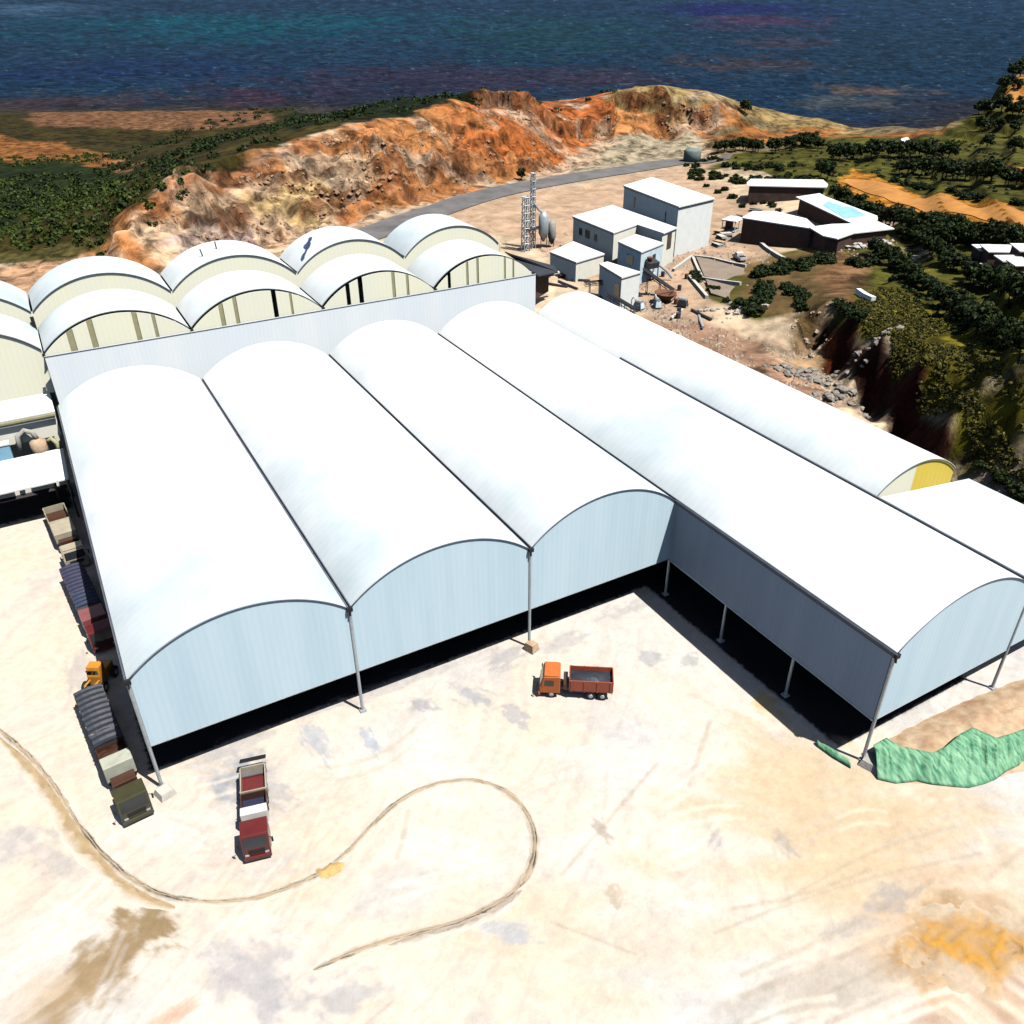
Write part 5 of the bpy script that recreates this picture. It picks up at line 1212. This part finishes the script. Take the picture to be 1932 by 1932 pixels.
# ------------------------------------------------------------------ trees and bushes
def crown_mesh(seed, n_cl, leaves, rx, rz, leaf, name='crown'):
    rq = np.random.RandomState(seed); V = []; F = []
    for c in range(n_cl):
        th = rq.uniform(0, 2 * math.pi); ph = rq.uniform(-.45, 1.0); rad = rq.uniform(.35, 1.0)
        cc = np.array([math.cos(th) * math.sqrt(max(0, 1 - ph * ph * .8)) * rx * rad, math.sin(th) * math.sqrt(max(0, 1 - ph * ph * .8)) * rx * rad, ph * rz * rad])
        cr_ = rq.uniform(.22, .42) * rx
        for k in range(leaves):
            d = rq.normal(size=3); d /= np.linalg.norm(d); p = cc + d * cr_ * rq.uniform(.6, 1.05) * np.array([1, 1, .75])
            a = rq.normal(size=3); a -= a.dot(d) * d * .6; a /= np.linalg.norm(a); b_ = np.cross(d, a); b_ /= np.linalg.norm(b_)
            s = leaf * rq.uniform(.6, 1.4); i = len(V)
            V += [p - a * s, p - b_ * s * .6, p + a * s, p + b_ * s * .6]; F.append((i, i + 1, i + 2, i + 3))
    me = bpy.data.meshes.new(name); me.from_pydata([tuple(map(float, v)) for v in V], [], F); me.update()
    return me
def trunk_mesh(seed, h, r, rx):
    rq = random.Random(seed); b_ = MB(); b_.tube([(0, 0, -.6), (.05, 0, h * .5), (rq.uniform(-.2, .2), rq.uniform(-.2, .2), h)], r, 7, r * .55)
    for k in range(5):
        a = k * 1.26 + rq.uniform(-.3, .3); b_.tube([(0, 0, h * rq.uniform(.55, .9)), (math.cos(a) * rx * .4, math.sin(a) * rx * .4, h + .5), (math.cos(a) * rx * .7, math.sin(a) * rx * .7, h + 1.3)], r * .4, 5, r * .12)
    me = bpy.data.meshes.new('trunk'); me.from_pydata(b_.v, [], b_.f); me.materials.append(M['bark']); me.update()
    return me
TREES = []
for k in range(6):
    rx = 2.0; cm = [None] * 4
    base_m = crown_mesh(100 + k, 30 + 3 * k, 34, rx, 1.9, .30)
    for j in range(4):
        mm = base_m if j == 0 else base_m.copy(); mm.materials.append(LM[j]); cm[j] = mm
    TREES.append((cm, trunk_mesh(k, 1.7, .17, rx)))
rt = random.Random(21)
def tree(p, s, lm, label, group, name='tree', cat='tree', squash=1.):
    k = rt.randrange(6); cm, tm = TREES[k]
    t = thing(name, (p[0], p[1], h1(p[0], p[1])), label, cat, group, rt.uniform(0, 6.28)); t.scale = (s, s, s * squash)
    c = bpy.data.objects.new('crown', cm[lm]); COL.objects.link(c); c.parent = t; c.location = (0, 0, 2.5)
    w = bpy.data.objects.new('trunk', tm); COL.objects.link(w); w.parent = t
def bush(p, s, lm, label, group):
    k = rt.randrange(6); cm, tm = TREES[k]
    o = bpy.data.objects.new('bush', cm[lm]); COL.objects.link(o); o.location = (p[0], p[1], h1(p[0], p[1]) + .6 * s * .8); o.scale = (s, s, s * .8); o.rotation_euler.z = rt.uniform(0, 6.28)
    tag(o, label, 'bush', group)
TRACK = np.array([G(*p)[:2] for p in ((1580,340),(1612,318),(1680,346),(1800,372),(1932,396),(2200,440),(2200,480),(1932,432),(1780,412),(1680,398),(1596,368))])
def on_track(x, y): return float(polydist(np.array([x]), np.array([y]), TRACK)[0]) < .5
def row(pts, step, s0, s1, lms, label, group, jit=6, kind='tree'):
    """a hedge or tree row following surveyed points; step in picture units along it"""
    spots = []
    for i in range(len(pts) - 1):
        a, b_ = pts[i], pts[i + 1]; L = math.hypot(b_[0] - a[0], b_[1] - a[1]); n_ = max(1, int(L / (step * 1.12)))
        for k in range(n_):
            f = (k + rt.random() * .6) / n_; u = a[0] + (b_[0] - a[0]) * f + rt.uniform(-jit, jit); v = a[1] + (b_[1] - a[1]) * f + rt.uniform(-jit, jit) * .6
            g = G(u, v); s = rt.uniform(s0, s1) * .66; lm = rt.choice(lms) if rt.random() < .8 else rt.choice((1, 2, 3))
            if on_track(g[0], g[1]): continue
            spots.append((u, g, s, lm))
    spots.sort(key=lambda q: q[0]); N = len(spots)
    for k, (u, g, s, lm) in enumerate(spots):
        if N <= 10:
            suf = ', leftmost' if k == 0 else ', rightmost' if k == N - 1 else ', ' + ('second', 'third', 'fourth', 'fifth', 'sixth', 'seventh', 'eighth', 'ninth')[k - 1] + ' from the left'
        else: suf = (', left part of the row', ', middle part of the row', ', right part of the row')[min(2, k * 3 // N)]
        (tree if kind == 'tree' else bush)(g, s, lm, label + suf, group)
row([(1880,152),(1900,150),(1932,146)], 12, 2.2, 3.4, (0, 1), 'tall dark tree on the hill crest at the top right corner', 'crest trees at the top right corner')
row([(1858,168),(1885,170),(1932,172)], 11, 1.9, 2.8, (0, 1), 'dark green tree of the top terrace above the upper orange strip', 'trees of the top terrace')
row([(1850,178),(1932,186)], 14, 1.0, 1.5, (1, 2), 'low olive shrub edging the upper orange strip', 'shrubs above the upper orange strip', kind='bush')
row([(1835,220),(1880,215),(1932,225)], 15, 1.8, 2.6, (0, 0, 1), 'dense dark tree below the upper orange strip', 'trees below the upper orange strip')
row([(1840,250),(1885,250),(1932,258)], 15, 1.6, 2.4, (0, 1, 1), 'dense dark tree on the second terrace beside the sea', 'trees of the second terrace')
row([(1860,285),(1900,288),(1932,292)], 18, 1.4, 2.0, (0, 1, 2), 'green tree just above the second orange strip', 'trees above the second orange strip')
row([(1350,290),(1400,283),(1440,290)], 6, 1.4, 2.2, (0, 0, 1), 'dark shrub-like tree at the road end of the belt', 'trees at the road end of the belt')
row([(1450,288),(1510,278),(1550,284)], 7, 1.6, 2.4, (0, 1, 3), 'dark tree in the middle of the belt behind the plant', 'trees of the belt behind the plant')
row([(1560,305),(1620,300),(1680,296),(1740,300),(1790,305)], 9, 1.6, 2.6, (0, 1, 1), 'tall dark green tree behind the lower orange track', 'tall trees behind the lower orange track')
row([(1690,330),(1760,335),(1850,345),(1932,352)], 10, 1.6, 2.5, (0, 0, 1), 'dark tree of the long row halfway up the terraced hill', 'trees of the long middle row')
row([(1650,338),(1730,356),(1830,374),(1932,388)], 9, 1.0, 1.5, (0, 2, 2), 'olive shrub in the hedge above the lower orange track', 'hedge above the lower orange track', kind='bush')
row([(1572,372),(1600,398),(1660,424),(1740,444),(1830,454),(1932,474)], 9, 1.5, 2.3, (0, 0, 1), 'dark green tree in the row below the lower orange track', 'trees below the lower orange track')
row([(1700,450),(1780,462),(1850,474),(1932,492)], 13, 1.3, 2.1, (0, 1, 3), 'grey-green tree in the row above the terrace huts', 'trees above the terrace huts', jit=9)
row([(1300,320),(1350,335),(1400,345),(1460,345),(1520,335)], 5, .9, 1.6, (3, 3, 2, 0), 'pale grey-green bush in the belt behind the tallest block', 'scrub bushes behind the tallest block', jit=14, kind='bush')
row([(1320,300),(1400,318),(1500,318)], 7, .9, 1.6, (3, 2, 1), 'grey scrub bush near the end of the road', 'scrub bushes at the road end', jit=8, kind='bush')
row([(1540,330),(1570,345)], 10, 1.8, 2.4, (0, 1), 'dark tree right behind the long thin white roof', 'trees behind the thin roof')
row([(1650,478),(1700,520),(1778,585),(1850,630),(1932,680)], 8, 1.1, 1.8, (0, 0, 1), 'dark leafy shrub-tree crossing the lower green slope', 'trees crossing the lower green slope', jit=8)
row([(1716,458),(1790,505),(1860,548),(1932,585)], 10, 1.3, 2.0, (0, 0, 1), 'dark green tree of the row below the low block wall', 'trees below the low block wall', jit=8)
row([(1580,575),(1600,590),(1625,600)], 8, .9, 1.4, (0, 0, 1), 'dark shrub hanging over the lip of the ravine', 'shrubs along the ravine lip', jit=7, kind='bush')
row([(1850,880),(1890,905),(1932,940)], 16, .8, 1.2, (0, 2), 'dark shrub at the ravine lip near the right edge', 'shrubs on the ravine lip near the edge', jit=8, kind='bush')
row([(1395,575),(1425,590),(1450,560),(1430,540)], 8, 1.4, 2.1, (0, 0, 1), 'dark round bush beside the lower settling basin', 'bushes beside the lower basin', jit=7, kind='bush')
row([(1440,520),(1480,510),(1530,500),(1570,490)], 5, 1.0, 1.8, (0, 1, 2), 'green bush on the bank between basins and white roofs', 'bushes on the bank below the white roofs', jit=12, kind='bush')
row([(1470,545),(1520,560),(1500,585)], 5, .7, 1.3, (2, 3, 0), 'olive scrub bush on the bank above the pale cut slope', 'bushes above the pale slope', jit=12, kind='bush')
row([(1600,500),(1640,500),(1660,480)], 6, .9, 1.6, (0, 1), 'dark bush between the sacks and the terrace rows', 'bushes between the sacks and terraces', jit=8, kind='bush')
tree(G(1405, 215), 1.5, 0, 'single dark tree standing on the orange spoil ridge near the shore', None)
tree(G(*c3(235,225)), 1.0, 2, 'lone dry bush-like tree at the toe of the cut bank beside the road', None)
# mass of scrub: one body of leaves
def scrub(name, zones, lm, seed, s0, s1, leaf, nl=36):
    rq = np.random.RandomState(seed); V = []
    for poly, cnt in zones:
        pw = np.array([G(*p)[:2] for p in poly]); mn, mx_ = pw.min(0), pw.max(0); got = 0
        X = rq.uniform(mn[0], mx_[0], cnt * 6); Y = rq.uniform(mn[1], mx_[1], cnt * 6)
        ok = (polydist(X, Y, pw) < 0) & (fbm(X / 22, Y / 22, 3, seed) > .40)
        ok &= polydist(X, Y, TRACK) > 1
        X, Y = X[ok][:cnt], Y[ok][:cnt]; Z = height(X, Y)
        for x, y, z in zip(X, Y, Z):
            if z < SEA + .8: continue
            s = rq.uniform(s0, s1)
            d = rq.normal(size=(nl, 3)); d /= np.linalg.norm(d, axis=1)[:, None]; d[:, 2] = np.abs(d[:, 2]) * .8
            p = np.array([x, y, z]) + d * s * rq.uniform(.55, 1.1, (nl, 1))
            a = rq.normal(size=(nl, 3)); a /= np.linalg.norm(a, axis=1)[:, None]; b_ = np.cross(d, a); ln = np.linalg.norm(b_, axis=1)[:, None] + 1e-6; b_ /= ln
            q = leaf * rq.uniform(.6, 1.5, (nl, 1))
            V.append(np.stack([p - a * q, p - b_ * q * .7, p + a * q, p + b_ * q * .7], 1).reshape(-1, 3))
    if not V: return None
    V = np.concatenate(V); F = np.arange(len(V)).reshape(-1, 4)
    me = bpy.data.meshes.new(name); me.vertices.add(len(V)); me.vertices.foreach_set('co', V.astype(np.float32).ravel())
    me.loops.add(F.size); me.loops.foreach_set('vertex_index', F.ravel().astype(np.int32)); me.polygons.add(len(F)); me.polygons.foreach_set('loop_start', np.arange(0, F.size, 4, dtype=np.int32))
    me.update(calc_edges=True); me.materials.append(LM[lm]); o = bpy.data.objects.new(name, me); COL.objects.link(o)
    return o
o = scrub('hillside_scrub', [([(-40,470),(120,460),(240,420),(370,325),(520,270),(690,225),(700,195),(500,235),(300,300),(120,330),(-40,330)], 900),
                             ([(660,225),(860,198),(1160,176),(1160,160),(860,180),(650,200)], 420), ([(180,335),(420,250),(640,205),(560,205),(330,250),(170,300)], 260)], 0, 5, 1.2, 3.0, .55)
if o: tag(o, 'dark scrub covering the slope between the cut bank and the shore', 'scrub', kind='stuff')
o = scrub('hillside_scrub', [([(-40,470),(150,470),(260,440),(370,330),(300,330),(120,330),(-40,330)], 500), ([(180,500),(230,450),(260,440),(150,500)], 40), ([(-40,300),(160,290),(250,300),(-40,320)], 80)], 1, 6, .9, 2.0, .5)
if o: tag(o, 'olive low scrub patches on the left-hand slope above the shore', 'scrub', kind='stuff')
o = scrub('slope_undergrowth', [([(1600,590),(1650,550),(1740,640),(1850,760),(1932,880),(2000,950),(1932,960),(1855,875),(1735,700)], 3200), ([(1640,540),(1720,560),(1800,620),(1932,700),(1932,850),(1740,650)], 1600)], 2, 7, .25, .6, .20, 24)
if o: tag(o, 'olive green ground cover on the slope above the ravine', 'ground cover', kind='stuff')
o = scrub('terrace_undergrowth', [([(1380,300),(1560,270),(1830,260),(1932,280),(1932,520),(1740,470),(1570,375),(1440,335)], 260), ([(1640,470),(1700,470),(1932,610),(1932,700),(1750,600)], 260)], 0, 8, .5, 1.1, .34)
if o: tag(o, 'dark undergrowth between the tree rows of the terraced hill', 'undergrowth', kind='stuff')

# rubble on the cut bank
def rubble(name, polys, seed, s0, s1, mt):
    rq = np.random.RandomState(seed); V = []; F = []
    base_v = np.array([(0, 0, 1), (.9, 0, .1), (0, .9, .1), (-.9, 0, .1), (0, -.9, .1), (.6, .6, -.5), (-.6, .6, -.5), (-.6, -.6, -.5), (.6, -.6, -.5)])
    base_f = [(0, 1, 2), (0, 2, 3), (0, 3, 4), (0, 4, 1), (1, 5, 2), (2, 6, 3), (3, 7, 4), (4, 8, 1)]
    for poly, cnt in polys:
        pw = np.array([G(*p)[:2] for p in poly]); mn, mx_ = pw.min(0), pw.max(0)
        X = rq.uniform(mn[0], mx_[0], cnt * 8); Y = rq.uniform(mn[1], mx_[1], cnt * 8)
        ok = (polydist(X, Y, pw) < 0) & (fbm(X / 14, Y / 14, 3, seed) > .47); X, Y = X[ok][:cnt], Y[ok][:cnt]
        Z = height(X, Y)
        for x, y, z in zip(X, Y, Z):
            s = s0 + (s1 - s0) * rq.random_sample() ** 3; a = rq.uniform(0, 6.28); ca, sa = math.cos(a), math.sin(a)
            v = base_v * rq.uniform(.6, 1.35, (9, 3)) * s; v = np.stack([v[:, 0] * ca - v[:, 1] * sa, v[:, 0] * sa + v[:, 1] * ca, v[:, 2] * .8], 1) + np.array([x, y, z])
            k = len(V) * 9; V.append(v); F += [tuple(i + k for i in f) for f in base_f]
    me = bpy.data.meshes.new(name); me.from_pydata(np.concatenate(V).tolist(), [], F); me.materials.append(mt); me.update()
    o = bpy.data.objects.new(name, me); COL.objects.link(o); return o
o = rubble('rubble', [([(190,490),(240,430),(370,330),(500,290),(690,240),(750,330),(640,420),(600,470),(430,480)], 900), ([(640,430),(800,385),(1000,330),(1130,295),(1130,240),(860,230),(700,260)], 700),
    ([(1160,236),(1350,236),(1350,200),(1160,200)], 120), ([(850,235),(1160,236),(1160,200),(860,200)], 200)], 3, .2, 1.25, mat('bank_rock', (.36, .19, .09), .95, 0, .3, .08, .5, 2, col2=(.22, .15, .10)))
tag(o, 'broken rock and clods strewn over the orange cut bank behind the halls', 'rubble', kind='stuff')
o = rubble('rubble', [([(1290,600),(1420,640),(1540,700),(1600,760),(1740,880),(1700,880),(1400,720),(1250,610)], 700), ([(1500,590),(1560,570),(1570,640),(1570,720),(1480,690)], 120),
    ([(1030,500),(1100,530),(1230,600),(1300,640),(1250,560),(1150,500)], 420), ([(1260,450),(1420,400),(1460,480),(1420,600),(1300,620),(1250,560)], 500), ([(1560,440),(1700,450),(1680,490),(1560,500)], 200), ([(990,440),(1090,400),(1100,470),(1040,500)], 160)], 5, .15, .8, mat('pale_rubble', (.50, .40, .30), .95, 0, .3, .6, .5, 2, col2=(.18, .13, .10)))
tag(o, 'broken stone and debris along the far side of the long vault', 'rubble', kind='stuff')

# heaps of yellow-brown spoil at the lower right
def heap_zone(x0, x1, y0, y1, outline, amp, cols, seed, name, step=.16):
    X, Y = np.meshgrid(np.arange(x0, x1, step), np.arange(y0, y1, step))
    d = polydist(X + (fbm(X / 1.5, Y / 1.5, 3, seed) - .5) * 2.4, Y + (fbm(X / 1.5, Y / 1.5, 3, seed + 1) - .5) * 2.4, outline)
    lump = 1 - np.abs(fbm(X / 2.1, Y / 1.5, 4, seed + 2) - .5) * 4.2; lump = np.clip(lump, 0, 1)
    Z = sstep(.3, -2.6, d) * amp * (.12 + .85 * lump + .25 * fbm(X / .5, Y / .5, 3, seed + 3)) - .07
    t = sstep(.35, .75, fbm(X / 1.8, Y / 1.4, 4, seed + 4) * .6 + lump * .4)[..., None]
    c = np.array(cols[0]) * (1 - t) + np.array(cols[1]) * t
    t2 = sstep(.55, .7, fbm(X / 2.6, Y / 2.6, 3, seed + 5))[..., None]; c = c * (1 - t2) + np.array(cols[2]) * t2
    e = sstep(.2, -3.0, d)[..., None]; c = np.array((.50, .41, .30)) * (1 - e) + c * e
    return grid_mesh(name, X, Y, Z, gm, c, kind='structure')
ho_ = np.array([P(*c)[:2] for c in ((1690,1720),(1740,1690),(1830,1690),(1932,1720),(2040,1760),(2060,1850),(1900,1885),(1760,1890),(1700,1860),(1670,1800))])
heap_zone(*(lambda a, b: (a[0], b[0], a[1], b[1]))(ho_.min(0) - 2.5, ho_.max(0) + 2.5), ho_, .20, ((.40, .25, .12), (.48, .25, .05), (.42, .32, .22)), 401, 'spoil_heap')
# clutter of the plant yard
kr = random.Random(77)
def clutter(u0, u1, v0, v1, n_, kind, label, cat, group):
    for k in range(n_):
        g = G(kr.uniform(u0, u1), kr.uniform(v0, v1)); rz = kr.uniform(0, 3.1)
        if kind == 'drum':
            o = MB().lathe([(.5, 0), (.52, .05), (.5, .4), (.53, .7), (.5, 1.0), (.53, 1.3), (.5, 1.4)], (0, 0, 0), 12).build('drum', M[kr.choice(('rust', 'blue', 'steel', 'darksteel'))], None)
        elif kind == 'pipe':
            b_ = MB(); L = kr.uniform(4, 9); b_.tube([(-L / 2, 0, .35), (0, .15, .4), (L / 2, 0, .35)], .32, 8); o = b_.build('pipe', M[kr.choice(('steel', 'concretepale', 'rust', 'darksteel'))], None)
        elif kind == 'stack':
            b_ = MB()
            for q in range(kr.randint(3, 6)): b_.box((kr.uniform(-.3, .3), kr.uniform(-.3, .3), .18 + q * .34), (3.4, 1.8, .26), rz=kr.uniform(-.12, .12))
            o = b_.build('plank_stack', M[kr.choice(('concretepale', 'soil', 'brownwall'))], None)
        elif kind == 'machine':
            o = thing('small_machine', (0, 0, 0), label, cat, group)
            MB().box((0, 0, 1.1), (2.4, 1.5, 1.3), taper=.8).build('housing', M[kr.choice(('darksteel', 'rust', 'bluewall'))], o)
            MB().lathe([(.5, -.9), (.5, .9)], (0, .1, 2.0), 12, 'x').build('drum', M['steel'], o)
            for a in (-1, 1): MB().box((a, 0, .2), (.3, 1.7, .5)).build('skid', M['black'], o)
            MB().tube([(.8, 0, 1.6), (1.6, .2, 2.8), (2.8, .3, 1.0)], .16, 7).build('pipe', M['steel'], o)
        elif kind == 'sheet':
            o = MB().box((0, 0, .5), (4.2, 2.4, .12), rx=.25).box((.4, .3, .9), (3.2, 2.0, .1), rx=.3, rz=.3).build('scrap_sheets', M[kr.choice(('whiteroof', 'steel', 'darksteel'))], None)
        o.location = (g[0], g[1], g[2] - .05); o.rotation_euler.z = rz; tag(o, label, cat, group)
clutter(1010, 1110, 488, 530, 5, 'stack', 'stack of boards between the upper hall end and the cream shed', 'board stack', 'board stacks by the cream shed')
clutter(1040, 1150, 500, 545, 6, 'pipe', 'length of pipe lying beside the far end of the long vault', 'pipe', 'pipes by the long vault')
clutter(1100, 1230, 520, 575, 5, 'sheet', 'scrap metal sheets lying between pump house and long vault', 'scrap metal', 'scrap sheets by the pump house')
clutter(1200, 1300, 520, 590, 4, 'machine', 'small dark crusher machine with a drum near the pump house', 'machine', 'crusher machines by the pump house')
clutter(1190, 1330, 510, 620, 9, 'drum', 'steel drum standing in the cluttered yard by the pump house', 'drum', 'drums by the pump house')
clutter(1380, 1470, 395, 430, 4, 'sheet', 'scrap sheets lying in front of the thin white roof', 'scrap metal', 'scrap sheets by the thin white roof')
clutter(1330, 1400, 430, 480, 5, 'stack', 'stack of boards beside the brown-walled building', 'board stack', 'board stacks by the brown building')
clutter(1560, 1680, 430, 462, 7, 'drum', 'drum among the pale sacks below the kinked roof', 'drum', 'drums among the sacks')
clutter(1200, 1330, 590, 640, 5, 'pipe', 'pipe section lying near the rust-brown hopper', 'pipe', 'pipes near the hopper')
row([(1300,520),(1340,540),(1370,580)], 12, .7, 1.2, (3, 2, 0), 'dry bush between basins and hopper', 'dry bushes by the hopper', jit=14, kind='bush')
row([(1290,330),(1340,350),(1380,380),(1400,400)], 10, .8, 1.4, (3, 2, 0), 'scrub bush beside the tallest block', 'scrub beside the tallest block', jit=12, kind='bush')
row([(1480,400),(1440,380),(1420,395)], 10, .7, 1.1, (3, 2), 'dry bush left of the thin white roof', 'dry bushes by the thin roof', jit=8, kind='bush')
